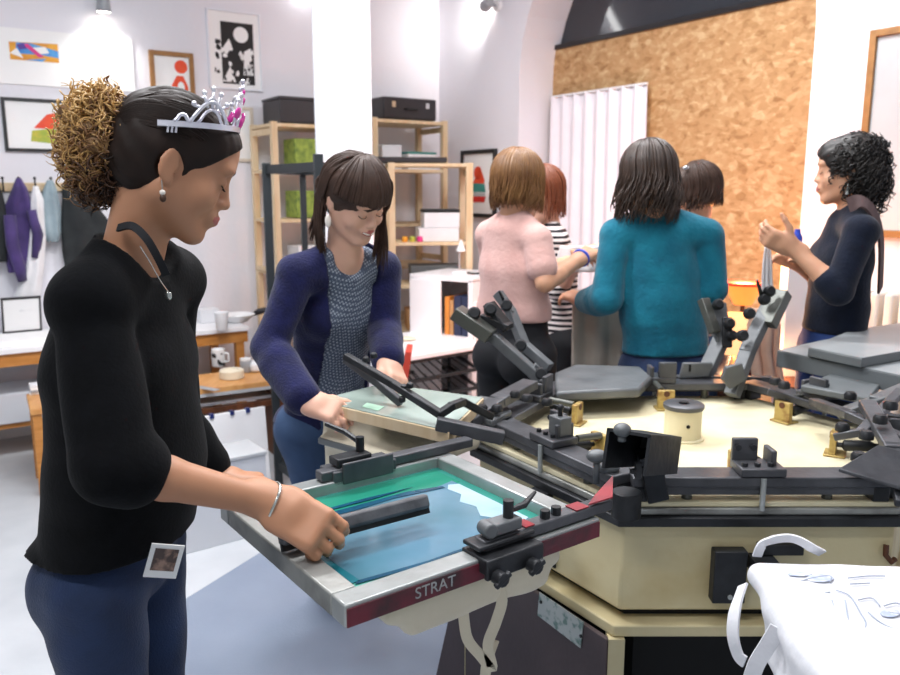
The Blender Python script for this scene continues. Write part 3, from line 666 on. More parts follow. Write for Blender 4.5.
# radiator
rc = onR(884, 318, .07); ra = thing('radiator', 'cream column radiator on the wall at right', 'radiator', rc)
sR = (rc - C0).dot(eR) ; ztr_ = PP(884, 292, C0 + nR*.07, nR).z; 
for i in range(9):
    s = sR - .09 + i * .062
    mb = MB(); mb.box(WR(s, (ztr_ + .12)/2, .07), (.038, .09, ztr_ - .12), RR); obj('fin', mb, 'radiator', ra, bevel=.012)
obj('pipe', MB().cyl(WR(sR - .15, .16, .07), WR(sR + .5, .16, .07), .012), 'radiator', ra)
for q in (0, .35): obj('leg', MB().box(WR(sR + q, .06, .07), (.03, .06, .12), RR), 'radiator', ra)
# warm lamp corner
lp = PY(737, 330, 3.30)
st = thing('lamp_table', 'small dark red side table behind the press at right', 'table', (lp.x, lp.y, 0))
obj('table_top', MB().box((lp.x + .10, lp.y, .70), (.42, .30, .03)), 'dark_wood', st, bevel=.004)
for sx in (-1, 1):
    for sy in (-1, 1): obj('leg', MB().box((lp.x + .10 + sx*.18, lp.y + sy*.12, .3425), (.04, .04, .685)), 'dark_wood', st)
def tlamp(label, p, zb_, zs0, h_, r0_, r1_, shade, bulbE, watts, red=True):
    lt = thing('table_lamp', label, 'lamp', (p.x, p.y, zb_))
    obj('base', MB().lathe((p.x, p.y, zb_), [(.06, 0), (.055, .015), (.010, .03), (.010, zs0 - zb_ + .02)], 20), 'frame_oak', lt)
    obj('lamp_shade', MB().lathe((p.x, p.y, zs0), [(r0_, 0), (r1_, h_), (r1_ - .002, h_), (r0_ - .002, .001)], 28), shade, lt)
    if red: obj('shade_rim', MB().lathe((p.x, p.y, zs0 + h_ - .004), [(r1_ + .003, 0), (r1_ + .003, .012), (r1_ - .006, .014)], 28), 'p_red', lt)
    obj('bulb', MB().ball((p.x, p.y, zs0 + .02), .03, 10), bl, lt)
    L = bpy.data.lights.new('lamp_light', 'POINT'); L.energy = watts; L.color = (1, .50, .22); L.shadow_soft_size = .06
    lo = bpy.data.objects.new('lamp_light', L); link(lo, lt); lo.location = Vector((0, -.0, zs0 - zb_ - .05)); return lt
bl = mat('bulb', 'fff0d0', .3, emit=('ffcf90', 14)); ms = mat('lamp_shade_glow', 'ffd2a0', .6, emit=('ffc080', 1.6)); ms2 = mat('lamp_shade_orange', 'ff9a50', .6, emit=('ff9040', 1.2))
zsh = PY(735, 350, 3.30).z
tlamp('wide glowing cream lamp shade on the side table behind the press', lp, .716, zsh, .15, .125, .085, ms, 14, 34, red=False)
l2 = PY(743, 300, 3.52); tp = thing('floor_lamp', 'orange glowing lamp with a red rimmed shade behind the wide cream one', 'lamp', (l2.x, l2.y, 0))
obj('base', MB().lathe((l2.x, l2.y, 0), [(.11, 0), (.11, .02), (.012, .03), (.010, l2.z)], 20), 'dark_wood', tp)
obj('lamp_shade', MB().lathe((l2.x, l2.y, l2.z - .02), [(.04, 0), (.085, .09), (.083, .09), (.038, .002)], 24), ms2, tp); obj('shade_rim', MB().lathe((l2.x, l2.y, l2.z + .068), [(.088, 0), (.09, .012), (.08, .012)], 24), 'p_red', tp)
L = bpy.data.lights.new('lamp_light', 'POINT'); L.energy = 20; L.color = (1, .42, .14); L.shadow_soft_size = .05
lo = bpy.data.objects.new('lamp_light', L); link(lo, tp); lo.location = Vector((0, 0, l2.z + .12))
# slim candle lamp behind the pink jumper
l3 = PY(560, 303, 4.0); tp = thing('candle_lamp', 'slim red stand with a small warm bulb in front of the curtain', 'lamp', (l3.x, l3.y, 0))
obj('stand', MB().lathe((l3.x, l3.y, 0), [(.09, 0), (.09, .015), (.012, .03), (.012, l3.z - .02)], 16), 'p_red', tp); obj('bulb', MB().ball((l3.x, l3.y, l3.z), .018, 10, (1, 1, 1.5)), bl, tp, smooth=180)
L = bpy.data.lights.new('lamp_light', 'POINT'); L.energy = 22; L.color = (1, .36, .26); L.shadow_soft_size = .04
lo = bpy.data.objects.new('lamp_light', L); link(lo, tp); lo.location = Vector((0, 0, l3.z + .03))
# hanging cloths and towels around the group
def hang(name, label, cat, rows, Y, m, th=.012, seed=0):
    """rows: (y, xl, xr) in the photo, cloth plane at distance Y with depth folds"""
    rr_ = random.Random(seed); ph = rr_.uniform(0, 6); n = 24; R_ = []
    mb = MB()
    for i, (y, xl, xr) in enumerate(rows):
        a, b = PY(xl, y, Y), PY(xr, y, Y); R_.append([a.lerp(b, k/n) + Vector((0, .014 * math.sin(k/n * 14 + ph + i*.4) * min(1, i*.5 + .2), 0)) for k in range(n+1)])
    F_ = []
    for A_, B_ in zip(R_, R_[1:]): F_ += [[p_.lerp(q_, t/4) for p_, q_ in zip(A_, B_)] for t in range(4)]
    F_.append(R_[-1]); V_ = [[mb.bm.verts.new(p_) for p_ in row] for row in F_]
    for A_, B_ in zip(V_, V_[1:]):
        for k in range(n): mb.bm.faces.new((A_[k], A_[k+1], B_[k+1], B_[k]))
    return tag(obj(name, mb, m, smooth=180, solid=th), label, cat)
mk('peach_cloth', 'f0c8b0', .85, bump=.2, bscale=20); mk('wine_cloth', '6a1d1c', .85, bump=.2, bscale=20); mk('sand_cloth', 'd3cabd', .85, c2='c2b7a8', vscale=9, bump=.2, bscale=20)
hang('hanging_cloth', 'pale peach cloth hanging beside the glowing lamp behind the press', 'cloth', [(308, 752, 772), (325, 748, 780), (352, 750, 778), (392, 756, 784)], 2.98, 'peach_cloth', seed=3)
hang('hanging_cloth', 'dark wine red cloth hanging left of the pale peach one', 'cloth', [(330, 744, 757), (352, 742, 757), (392, 742, 758)], 3.08, 'wine_cloth', seed=4)
hang('hanging_cloth', 'sand coloured cloth hanging from the left hand of the woman in teal', 'cloth', [(290, 578, 618), (300, 572, 626), (330, 572, 627), (372, 572, 628)], 3.06, 'sand_cloth', seed=5, th=.02)
hang('hanging_cloth', 'narrow white strip of cloth dangling from the raised hand at right', 'cloth', [(246, 765, 770), (262, 763, 771), (285, 762, 772), (304, 764, 773)], 2.80, 'white_cloth', seed=6, th=.006)
hang('hanging_cloth', 'white cloth held between the woman in pale pink and the woman in teal', 'cloth', [(246, 560, 606), (256, 558, 610), (272, 560, 608)], 3.20, 'white_cloth', seed=7)
p = PY(570, 352, 3.9); tag(obj('orange_crate', MB().box((p.x, p.y, p.z/2 + .01), (.16, .16, p.z + .02)), 'book_orange', bevel=.005), 'orange crate on the floor behind the woman in pale pink', 'crate')
p = PY(797, 240, 3.35); tag(obj('blue_bottle', MB().lathe((p.x, p.y, p.z - .04), [(.02, 0), (.022, .05), (.012, .07), (.012, .085)], 14), 'p_blue'), 'small blue bottle on the ledge behind the raised hand', 'bottle').active_material = mat('cap_blue', '2040b0', .4)
lg = MB(); lg.box((p.x + .02, p.y + .03, p.z - .055), (.14, .10, .025)); lg.box((p.x + .02, p.y + .03, (p.z - .07)/2), (.10, .08, p.z - .07)); tag(obj('slim_pedestal', lg, 'white_lam', bevel=.003), 'slim white pedestal beside the curly haired woman', 'pedestal')
# ------------------------------------------------------------------ implicit surfaces -> mesh (surface nets)
def V3(p): return np.array([p[0], p[1], p[2]], dtype=np.float32)
class SDF:
    def __init__(s, res): s.res = res; s.pr = []; s.posts = []
    def cap(s, a, b, r1, r2=None, k=.02, sx=None, axis=None, sub=False):
        """tapered capsule; with sx the cross-section is stretched sx times along axis"""
        r2 = r1 if r2 is None else r2; a, b = V3(a), V3(b)
        R = max(r1, r2) * (max(1, sx) if sx else 1)
        lo = np.minimum(a, b) - R; hi = np.maximum(a, b) + R
        ax = V3(Vector(axis).normalized()) if sx else None
        def f(P):
            A = a; B = b
            if sx:
                q = (P - a) @ ax; P = P - (q * (1 - 1 / sx))[..., None] * ax
                Bq = float((b - a) @ ax); B = b - Bq * (1 - 1 / sx) * ax
            ab = B - A; L = float(ab @ ab) + 1e-12
            t = np.clip(((P - A) @ ab) / L, 0, 1)
            d = np.linalg.norm(P - A - t[..., None] * ab, axis=-1) - (r1 + (r2 - r1) * t)
            return d
        s.pr.append((f, lo, hi, k, sub)); return s
    def chain(s, pts, rs, k=.01, **kw):
        for i in range(len(pts) - 1): s.cap(pts[i], pts[i+1], rs[i], rs[i+1], k, **kw)
        return s
    def ell(s, c, r, R=None, k=.02, sub=False):
        c = V3(c); r = V3(r); Rm = np.array(R, dtype=np.float32) if R is not None else np.eye(3, dtype=np.float32)
        e = np.abs(Rm) @ r
        def f(P):
            q = (P - c) @ Rm
            k0 = np.linalg.norm(q / r, axis=-1); k1 = np.linalg.norm(q / (r * r), axis=-1) + 1e-9
            return k0 * (k0 - 1) / k1
        s.pr.append((f, c - e, c + e, k, sub)); return s
    def rbox(s, c, half, rad, R=None, k=.02, sub=False):
        c = V3(c); h = V3(half); Rm = np.array(R, dtype=np.float32) if R is not None else np.eye(3, dtype=np.float32)
        e = np.abs(Rm) @ h
        def f(P):
            q = np.abs((P - c) @ Rm) - (h - rad)
            return np.linalg.norm(np.maximum(q, 0), axis=-1) + np.minimum(q.max(axis=-1), 0) - rad
        s.pr.append((f, c - e, c + e, k, sub)); return s
    def post(s, fn): s.posts.append(fn); return s
    def arrays(s, smooth=1):
        h = s.res
        ad = [p for p in s.pr if not p[4]]
        lo = np.min([p[1] for p in ad], axis=0) - 4*h - .01; hi = np.max([p[2] for p in ad], axis=0) + 4*h + .01
        n = np.ceil((hi - lo) / h).astype(int) + 1
        D = np.full(n, .06, dtype=np.float32)
        ax = [lo[i] + h * np.arange(n[i], dtype=np.float32) for i in range(3)]
        for f, a, b, k, sub in s.pr:
            m = k + 3*h + .012
            i0 = np.maximum(((a - m - lo) / h).astype(int), 0); i1 = np.minimum(((b + m - lo) / h).astype(int) + 2, n)
            if (i1 <= i0).any(): continue
            P = np.stack(np.meshgrid(ax[0][i0[0]:i1[0]], ax[1][i0[1]:i1[1]], ax[2][i0[2]:i1[2]], indexing='ij'), -1)
            d = f(P).astype(np.float32); sl = tuple(slice(i0[i], i1[i]) for i in range(3)); c = D[sl]
            if sub: d = -d
            hh = np.maximum(k - np.abs(c - d), 0) / max(k, 1e-6); q = hh * hh * k * .25
            D[sl] = (np.maximum(c, d) + q) if sub else (np.minimum(c, d) - q)
        if s.posts:
            P = np.stack(np.meshgrid(*ax, indexing='ij'), -1)
            for fn in s.posts: D = fn(P, D)
            del P
        D[0] = D[-1] = .05; D[:, 0] = D[:, -1] = .05; D[:, :, 0] = D[:, :, -1] = .05
        ins = D < 0
        nx, ny, nz = D.shape
        cnt = np.zeros((nx-1, ny-1, nz-1), np.int8)
        for dx in (0, 1):
            for dy in (0, 1):
                for dz in (0, 1): cnt += ins[dx:nx-1+dx, dy:ny-1+dy, dz:nz-1+dz]
        act = (cnt > 0) & (cnt < 8); idx = np.argwhere(act); N = len(idx)
        if N == 0: return np.zeros((0, 3)), np.zeros((0, 4), int)
        vid = np.full(act.shape, -1, np.int32); vid[act] = np.arange(N)
        acc = np.zeros((N, 3)); w = np.zeros(N)
        i, j, k_ = idx.T
        for axn in range(3):
            o = [a for a in range(3) if a != axn]
            for u in (0, 1):
                for v in (0, 1):
                    off = [0, 0, 0]; off[o[0]] = u; off[o[1]] = v; off2 = list(off); off2[axn] = 1
                    a = D[i+off[0], j+off[1], k_+off[2]]; b = D[i+off2[0], j+off2[1], k_+off2[2]]
                    cr = (a < 0) != (b < 0); t = np.where(cr, a / np.where(cr, a - b, 1), 0)
                    pt = np.tile(np.array(off, float), (N, 1)); pt[:, axn] += t
                    acc[cr] += pt[cr]; w += cr
        vs = lo + h * (idx + acc / w[:, None])
        fs = []
        for axn in range(3):
            sl0 = [slice(None)] * 3; sl1 = [slice(None)] * 3; sl0[axn] = slice(0, -1); sl1[axn] = slice(1, None)
            A = ins[tuple(sl0)]; B = ins[tuple(sl1)]; e = np.argwhere(A != B)
            o1, o2 = (axn + 1) % 3, (axn + 2) % 3
            e = e[(e[:, o1] > 0) & (e[:, o2] > 0) & (e[:, o1] < D.shape[o1]-1) & (e[:, o2] < D.shape[o2]-1)]
            s_in = A[tuple(e.T)]
            def g(d1, d2):
                q = e.copy(); q[:, o1] -= d1; q[:, o2] -= d2; return vid[tuple(q.T)]
            q = np.stack([g(1, 1), g(0, 1), g(0, 0), g(1, 0)], 1)
            q[~s_in] = q[~s_in][:, ::-1]; fs.append(q)
        fs = np.concatenate(fs)
        for _ in range(smooth):
            sm = np.zeros_like(vs); c = np.zeros(N)
            for a, b in ((0, 1), (1, 2), (2, 3), (3, 0)):
                np.add.at(sm, fs[:, a], vs[fs[:, b]]); np.add.at(c, fs[:, a], 1)
                np.add.at(sm, fs[:, b], vs[fs[:, a]]); np.add.at(c, fs[:, b], 1)
            vs = vs * .5 + .5 * sm / np.maximum(c, 1)[:, None]
        return vs, fs
def mesh_from(name, vs, fs, m, parent=None, origin=None, mats_fn=None, col=None):
    me = bpy.data.meshes.new(name)
    if parent is not None: off = wpos(parent)
    else: off = Vector(origin) if origin is not None else Vector(((vs[:, 0].min() + vs[:, 0].max())/2, (vs[:, 1].min() + vs[:, 1].max())/2, vs[:, 2].min()))
    v = (vs - np.array(off)).astype(np.float32)
    me.vertices.add(len(v)); me.vertices.foreach_set('co', v.ravel())
    me.loops.add(len(fs) * 4); me.loops.foreach_set('vertex_index', fs.astype(np.int32).ravel())
    me.polygons.add(len(fs)); me.polygons.foreach_set('loop_start', np.arange(0, len(fs)*4, 4, dtype=np.int32))
    me.update(calc_edges=True); me.validate()
    for x in (m if isinstance(m, (list, tuple)) else [m]): me.materials.append(M[x] if isinstance(x, str) else x)
    if mats_fn is not None:
        c = vs[fs].mean(axis=1); me.polygons.foreach_set('material_index', mats_fn(c).astype(np.int32))
    me.polygons.foreach_set('use_smooth', np.ones(len(me.polygons), bool))
    o = bpy.data.objects.new(name, me)
    if parent is None: o.location = off
    return link(o, parent)
def sdf_obj(name, s, m, parent=None, smooth=1, mats_fn=None, origin=None):
    vs, fs = s.arrays(smooth); return mesh_from(name, vs, fs, m, parent, origin, mats_fn)
def folds(P, amp, freq, seed=0, dirn=(.3, .2, 1)):
    r = random.Random(seed); out = 0
    for i in range(5):
        d = np.array([dirn[0] + r.uniform(-.7, .7), dirn[1] + r.uniform(-.7, .7), dirn[2] + r.uniform(-.5, .5)], np.float32); d *= freq * r.uniform(.6, 1.5)
        ph = r.uniform(0, 6); q = np.array([r.uniform(-1, 1) for _ in range(3)], np.float32) * freq * .5
        out = out + np.sin(P @ d + ph + 1.2 * np.sin(P @ q + ph * 2))
    return out * amp / 2.5
# ------------------------------------------------------------------ carousel press
ZT = .85
PC = PZ(682, 438, ZT); yn = PZ(735, 521, .81).y
AP = PC.y - yn; RAD = AP / math.cos(math.pi / 6)
HX, HD = 1.13, .04
def hexp(r, k=1.0): return [(PC.x + HD + HX * r * math.cos(math.radians(60 * i)), PC.y + r * math.sin(math.radians(60 * i))) for i in range(6)]
def hv(deg, r, z): return Vector((PC.x + HD + HX * r * math.cos(math.radians(deg)), PC.y + r * math.sin(math.radians(deg)), z))
press = thing('screen_printing_press', 'six station manual screen printing carousel with a cream octagonal body and dark metal arms', 'printing press', (PC.x, PC.y, 0))
press['label'] = 'large manual screen printing carousel with a cream cabinet and dark metal arms'
obj('cabinet', MB().prism(hexp(RAD * .985), .60, .80), 'press_cream', press, bevel=.006)
obj('rim_plate', MB().prism(hexp(RAD * 1.03), .801, .822), 'iron_black', press, bevel=.003)
obj('rim_rail', MB().prism(hexp(RAD * 1.0), .8225, .838), 'steel_dirty', press, bevel=.003)
obj('table_plate', MB().prism(hexp(RAD * .985), .8385, ZT), 'press_top', press, bevel=.002)
obj('base_ring', MB().prism(hexp(RAD * 1.04), .552, .578), 'press_cream', press, bevel=.003)
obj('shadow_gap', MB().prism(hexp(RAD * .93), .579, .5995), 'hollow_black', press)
mb = MB(); mb.prism(hexp(RAD * .80), .06, .551); obj('hollow_fill', mb, 'hollow_black', press)  # black filler: shade inside the open base put into its colour
for i in range(6):
    a = 60 * i
    obj('leg', MB().beam(hv(a, RAD * 1.02, 0), hv(a, RAD * 1.02, .551), .035, .035), 'press_cream', press)
# flared brown panel on the left front face
t1 = hv(180, RAD * 1.02, .55); t2 = hv(240, RAD * 1.03, .55); b2 = hv(240, RAD * 1.03, .02); b1 = t1 + (t1 - t2).normalized() * .17; b1.z = .02
nrm = (b2 - t2).cross(t1 - t2).normalized()
if nrm.x > 0: nrm = -nrm
bp = obj('side_panel', MB().plate([b1 + nrm * .01, b2 + nrm * .01, t2 + nrm * .01, t1 + nrm * .01], nrm, .012), 'brown_panel', press, bevel=.002)
# metal label on it
def onF(px, py, o=.023): return PP(px, py, t1 + nrm * o, nrm)
lbp = [onF(540, 592), onF(584, 622), onF(581, 648), onF(538, 615)]
lb = obj('rating_plate', MB().plate(lbp, nrm, .002), 'label_metal', bp, smooth=0)
for q in (onF(541, 602, .0255), onF(581, 636, .0255)): obj('rivet', MB().cyl(q, q + nrm * .002, .004), 'rubber_dark', bp)
k_ = onF(438, 606, .024); obj('latch_knob', MB().cyl(k_, k_ + nrm * .02, .008), 'rubber_dark', bp)
# hub
hb = obj('hub_post', MB().lathe((PC.x, PC.y, ZT), [(.056, 0), (.056, .004), (.048, .006), (.048, .082)], 32), 'press_top', press)
obj('hub_cap', MB().lathe((PC.x, PC.y, ZT + .0825), [(.051, 0), (.053, .003), (.053, .011), (.049, .014), (.015, .014), (.012, .010)], 32), 'press_dark', hb)
obj('hub_bolt', MB().lathe((PC.x, PC.y, ZT + .0925), [(.012, 0), (.012, .008)], 6), 'iron_black', hb)
obj('set_hole', MB().cyl((PC.x, PC.y - .0478, ZT + .045), (PC.x, PC.y - .0495, ZT + .045), .005), 'hollow_black', hb)
# black boxes on front
def onFront(px, py, z=None): return PP(px, py, Vector((0, PC.y - AP * .985, 0)), Vector((0, 1, 0)))
for (x0, y0, x1, y1, d, nm) in ((711, 546, 740, 597, .03, 'switch_box'), (756, 541, 800, 552, .02, 'cable_cover')):
    a = onFront(x0, y0); b = onFront(x1, y1); obj(nm, MB().box(((a.x+b.x)/2, a.y - d/2, (a.z+b.z)/2), (b.x-a.x, d, a.z-b.z)), 'iron_black', press, bevel=.003)
a = onFront(725, 590); obj('switch_screw', MB().cyl((a.x, a.y - .03, a.z), (a.x, a.y - .034, a.z), .005), 'steel', press)
a = onFront(884, 557); obj('hook_latch', MB().tube([a + Vector((.0, -.004, .03)), a + Vector((-.004, -.012, .01)), a + Vector((.008, -.016, -.004)), a + Vector((.018, -.01, .0))], .006, 8), 'ink_smudge', press)
# black slot on left cabinet face
nl = (hv(210, 1, 0) - hv(210, 0, 0)).normalized()
def onLC(px, py): return PP(px, py, hv(210, AP * .985, 0), nl)
obj('vent_slot', MB().plate([onLC(539, 546), onLC(555, 552), onLC(556, 568), onLC(540, 560)], nl, .004), 'hollow_black', press)
# ------------------------------------------------------------------ station hardware (part of the press)
def station(deg, beamw=(-1, 1), detail=True, raised=None):
    a = math.radians(deg); ux = Vector((math.cos(a), math.sin(a), 0)); uy = Vector((-math.sin(a), math.cos(a), 0)); o = hv(deg, AP, ZT)
    def W(x, y, z): return o + ux * x + uy * y + Vector((0, 0, z))
    R = Matrix((ux, uy, Vector((0, 0, 1)))).transposed()
    hl = AP * math.tan(math.pi/6) * (1.05 if deg in (90, -90) else .97)
    bm_ = obj('station_beam', MB().box(W(-.035, 0, .045), (.070, hl * 2, .022), R).box(W(-.010, 0, .030), (.008, hl * 2, .03), R), 'press_dark', press, bevel=.003)
    for s in (-1, 1):
        obj('spacer', MB().cyl(W(-.03, s * hl * .55, 0), W(-.03, s * hl * .55, .034), .011), 'cylinder_grey', bm_)
        obj('stand_off', MB().box(W(-.03, s * hl * .93, .017), (.05, .035, .034), R), 'iron_black', bm_, bevel=.003)
    hk = obj('hinge_block', MB().box(W(-.035, 0, .066), (.075, .095, .018), R).box(W(-.065, -.02, .098), (.014, .055, .05), R).box(W(-.045, .028, .09), (.05, .012, .035), R), 'press_dark', press, bevel=.003)
    for y in (-.035, -.008, .02): obj('bolt_head', MB().cyl(W(-.018, y, .0755), W(-.018, y, .083), .0065, n=6), 'iron_black', hk)
    for y in (-.038, -.005): obj('bolt_head', MB().cyl(W(-.057, y, .105), W(-.050, y, .105), .007, n=8), 'iron_black', hk)
    obj('guide_pin', MB().cyl(W(.002, -.0, -.015), W(.002, 0, .055), .006), 'steel', hk)
    # spring bracket with two rods
    br = obj('spring_bracket', MB().box(W(-.17, .01, .03), (.016, .05, .06), R).box(W(-.165, .01, .003), (.05, .06, .005), R), 'brass', press, bevel=.002)
    obj('bracket_bolt', MB().cyl(W(-.18, .01, .05), W(-.155, .01, .05), .009), 'ink_smudge', br)
    obj('steel_rod', MB().cyl(W(-.162, .022, .058), W(-.09, .022, .062), .009).cyl(W(-.09, .022, .062), W(-.06, .022, .063), .004), 'cylinder_grey', press)
    obj('damper', MB().tube([W(-.162, -.002, .030), W(-.15, -.002, .030), W(-.145, -.002, .030), W(-.09, -.002, .038), W(-.08, -.002, .04), W(-.05, -.002, .042)], [.006, .006, .014, .014, .006, .005], 12), 'iron_black', press)
    return W, R, ux, uy, hl
St = {}
for d in (-90, -30, 30, 90, 150, 210): St[d] = station(d)
# tower with knob at station 210 (left front)
W, R, ux, uy, hl = St[210]
tw = obj('micro_adjuster', MB().box(W(-.045, .012, .10), (.035, .045, .045), R), 'press_grey', press, bevel=.003)
obj('adjuster_knob', MB().cyl(W(-.045, .012, .123), W(-.045, .012, .140), .006).ball(W(-.045, .012, .143), .009, 8), 'iron_black', tw)
def arm(pts, w, h, name='print_arm', m='press_dark', parent=press, up=(0, 0, 1)):
    mb = MB()
    for a, b in zip(pts, pts[1:]):
        e = (b - a).normalized() * w * .3; mb.beam(a - e, b + e, w, h, up)
    return obj(name, mb, m, parent, bevel=.003)
def knob(p, r=.014, l=.02, axis=(0, 0, 1), parent=press, m='iron_black'):
    ax = Vector(axis).normalized(); R_ = ax.to_track_quat('Z', 'Y').to_matrix()
    return obj('clamp_knob', MB().lathe(p, [(r*.5, 0), (r, .003), (r, l*.7), (r*.7, l)], 12, R_), m, parent)
# --- front station: folded up channel arm at its left end
p0 = PY(657, 497, 1.60); p1 = PY(648, 452, 1.56)
obj('channel_foot', MB().beam(p0, p1, .045, .035, (0, 1, .2)), 'iron_black', press, bevel=.003)
q0 = PY(659, 452, 1.60); q1 = PY(626, 452, 1.43)
d = (q1 - q0).normalized(); sd = Vector((-d.y, d.x, 0)).normalized(); uu = d.cross(sd) * -1
if uu.z < 0: uu = -uu
mb = MB()
for off, ww, hh in ((uu * .036, .085, .006), (sd * .04, .006, .075), (-sd * .04, .006, .075)): mb.beam(q0 + off, q1 + off, ww, hh, uu)
mb.beam(q0 - uu * .0, q0 + d * .01, .078, .07, uu)
ch = obj('channel_arm', mb, 'iron_black', press)
k0 = PY(622, 436, 1.45); obj('arm_knob', MB().ball(k0 + Vector((0, 0, .012)), .017, 10, (1, 1, .8)).cyl(k0 - Vector((0, 0, .01)), k0, .008), 'press_grey', ch, smooth=180)
k0 = PY(638, 470, 1.46); obj('wing_nut', MB().box(k0, (.012, .012, .03)).box(k0, (.035, .008, .008), rotz(30)), 'iron_black', ch)
for (x, y, Y) in ((597, 456, 1.62), (609, 468, 1.64)):
    k0 = PY(x, y, Y); obj('release_knob', MB().ball(k0, .018, 10, (1.3, 1, .8)).cyl(k0, k0 - Vector((0, 0, .06)), .007), 'press_grey', press, smooth=180)
p0 = PZ(626, 512, ZT); obj('corner_post', MB().cyl(p0 + Vector((0, 0, -.01)), p0 + Vector((0, 0, .045)), .030, n=18), 'iron_black', press, bevel=.002)
# right end of front station: folded plate
obj('folded_plate', MB().plate([PZ(838, 472, .92), PZ(878, 448, .96), PZ(930, 462, .93), PZ(905, 492, .90)], (0, 0, 1), .008), 'press_dark', press, bevel=.002)
arm([PZ(905, 500, .88), PZ(893, 448, .95), PZ(868, 405, .98)], .04, .02)
arm([PZ(905, 440, .93), PZ(850, 415, .96), PZ(815, 402, .93)], .03, .02)
arm([PZ(900, 392, 1.0), PZ(862, 432, .95), PZ(838, 436, .93)], .025, .018)
arm([PZ(770, 392, .93), PZ(810, 405, .90), PZ(842, 413, .90)], .02, .02)
arm([PZ(842, 413, .93), PZ(880, 400, .97), PZ(915, 385, .98)], .045, .02, m='press_grey')
for x, y, z in ((775, 385, .95), (784, 389, .95), (850, 400, .95), (880, 424, .98), (866, 440, .95), (890, 410, 1.0), (858, 462, .93), (842, 432, .94)): knob(PZ(x, y, z), .016, .022)
obj('lower_plate', MB().plate([PZ(800, 392, .93), PZ(868, 405, .93), PZ(882, 388, .93), PZ(835, 378, .93)], (0, 0, 1), .02), 'platen_grey', press, bevel=.004)
# --- slabs at right
def slab(name, label, pts, z, th, m='platen_grey'):
    P_ = [PZ(x, y, z) for x, y in pts]; c = sum(P_, Vector()) / len(P_)
    t = thing(name, label, 'panel', (c.x, c.y, z - th)); obj('slab_body', MB().plate([q - Vector((0, 0, th)) for q in P_], (0, 0, 1), th - .002), m, t, bevel=.003)
    obj('slab_top', MB().plate([(q - c) * .995 + c - Vector((0, 0, .0015)) for q in P_], (0, 0, 1), .0015), 'platen_top', t); return t
slab('flat_platen', 'wide dark grey flat slab at right edge, lower of the two', [(777, 350), (925, 380), (1010, 355), (850, 334)], .99, .055)
slab('flat_platen', 'grey flat slab at right edge lying on top of the wider one', [(808, 347), (862, 358), (985, 336), (905, 322), (852, 330)], 1.021, .03)
sbx = PZ(900, 352, .93); obj('platen_post', MB().cyl((sbx.x, sbx.y, .84), (sbx.x, sbx.y, .934), .03), 'iron_black', press)
# --- back station (90): wide casting, cross bar, raised arms
W, R, ux, uy, hl = St[90]
cs = [PZ(x, y, .93) for x, y in ((556, 392), (640, 388), (652, 376), (640, 366), (575, 364), (555, 372))]
obj('hinge_casting', MB().plate([q - Vector((0, 0, .03)) for q in cs], (0, 0, 1), .03), 'press_grey', press, bevel=.008)
arm([PY(640, 382, 2.52), PY(770, 384, 2.52)], .03, .05)
obj('arm_plate', MB().plate([PY(678, 378, 2.5), PY(708, 376, 2.5), PY(712, 362, 2.5), PY(682, 362, 2.5)], (0, -1, 0), .015), 'press_grey', press, bevel=.004)
ch = obj('arm_holes', MB().box(PY(690, 368, 2.482), (.006, .003, .022)), 'hollow_black', press)
# raised arms as pixel paths at increasing distance (leaning outward)
def raised(path, w, h, m='press_grey'): return arm([PY(x, y, Y) for x, y, Y in path], w, h, 'raised_arm', m)
r1 = raised([(545, 383, 2.33), (497, 340, 2.37), (466, 318, 2.40)], .045, .03); raised([(485, 332, 2.36), (462, 316, 2.38)], .075, .04, 'cylinder_grey')
raised([(548, 366, 2.50), (524, 345, 2.56), (511, 312, 2.62), (499, 295, 2.65)], .03, .03)
obj('pivot_plate', MB().plate([PY(x, y, 2.36) for x, y in ((527, 376), (545, 388), (552, 378), (535, 362))], (0, -1, 0), .02), 'press_grey', press, bevel=.003)
for x, y, Y in ((506, 306, 2.6), (520, 346, 2.53), (474, 314, 2.38), (490, 310, 2.4), (512, 352, 2.5), (540, 374, 2.34)): knob(PY(x, y, Y), .02, .03, (0, -1, .3))
obj('lever', MB().tube([PY(505, 303, 2.6), PY(499, 291, 2.58)], [.006, .004], 8), 'iron_black', press)
raised([(492, 308, 2.42), (505, 325, 2.40), (488, 318, 2.42)], .06, .02, 'iron_black')
raised([(706, 372, 2.53), (722, 338, 2.58), (718, 308, 2.62)], .05, .03); raised([(714, 330, 2.56), (704, 302, 2.60)], .035, .025, 'cylinder_grey')
raised([(733, 392, 2.40), (748, 350, 2.45), (768, 308, 2.52)], .042, .035); raised([(768, 320, 2.49), (779, 297, 2.52)], .06, .04, 'cylinder_grey')
obj('pivot_plate', MB().plate([PY(x, y, 2.39) for x, y in ((720, 378), (728, 388), (745, 378), (740, 362), (724, 366))], (0, -1, 0), .02), 'press_grey', press, bevel=.003)
for x, y, Y in ((717, 305, 2.6), (730, 336, 2.55), (763, 300, 2.5), (768, 292, 2.5), (728, 324, 2.55), (748, 314, 2.5), (741, 336, 2.45)): knob(PY(x, y, Y), .018, .028, (0, -1, .3))
obj('lever', MB().tube([PY(762, 297, 2.5), PY(757, 280, 2.48)], [.007, .004], 8), 'iron_black', press)
raised([(728, 336, 2.55), (741, 336, 2.5)], .015, .015, 'iron_black'); raised([(727, 320, 2.56), (727, 345, 2.54)], .03, .02, 'iron_black')
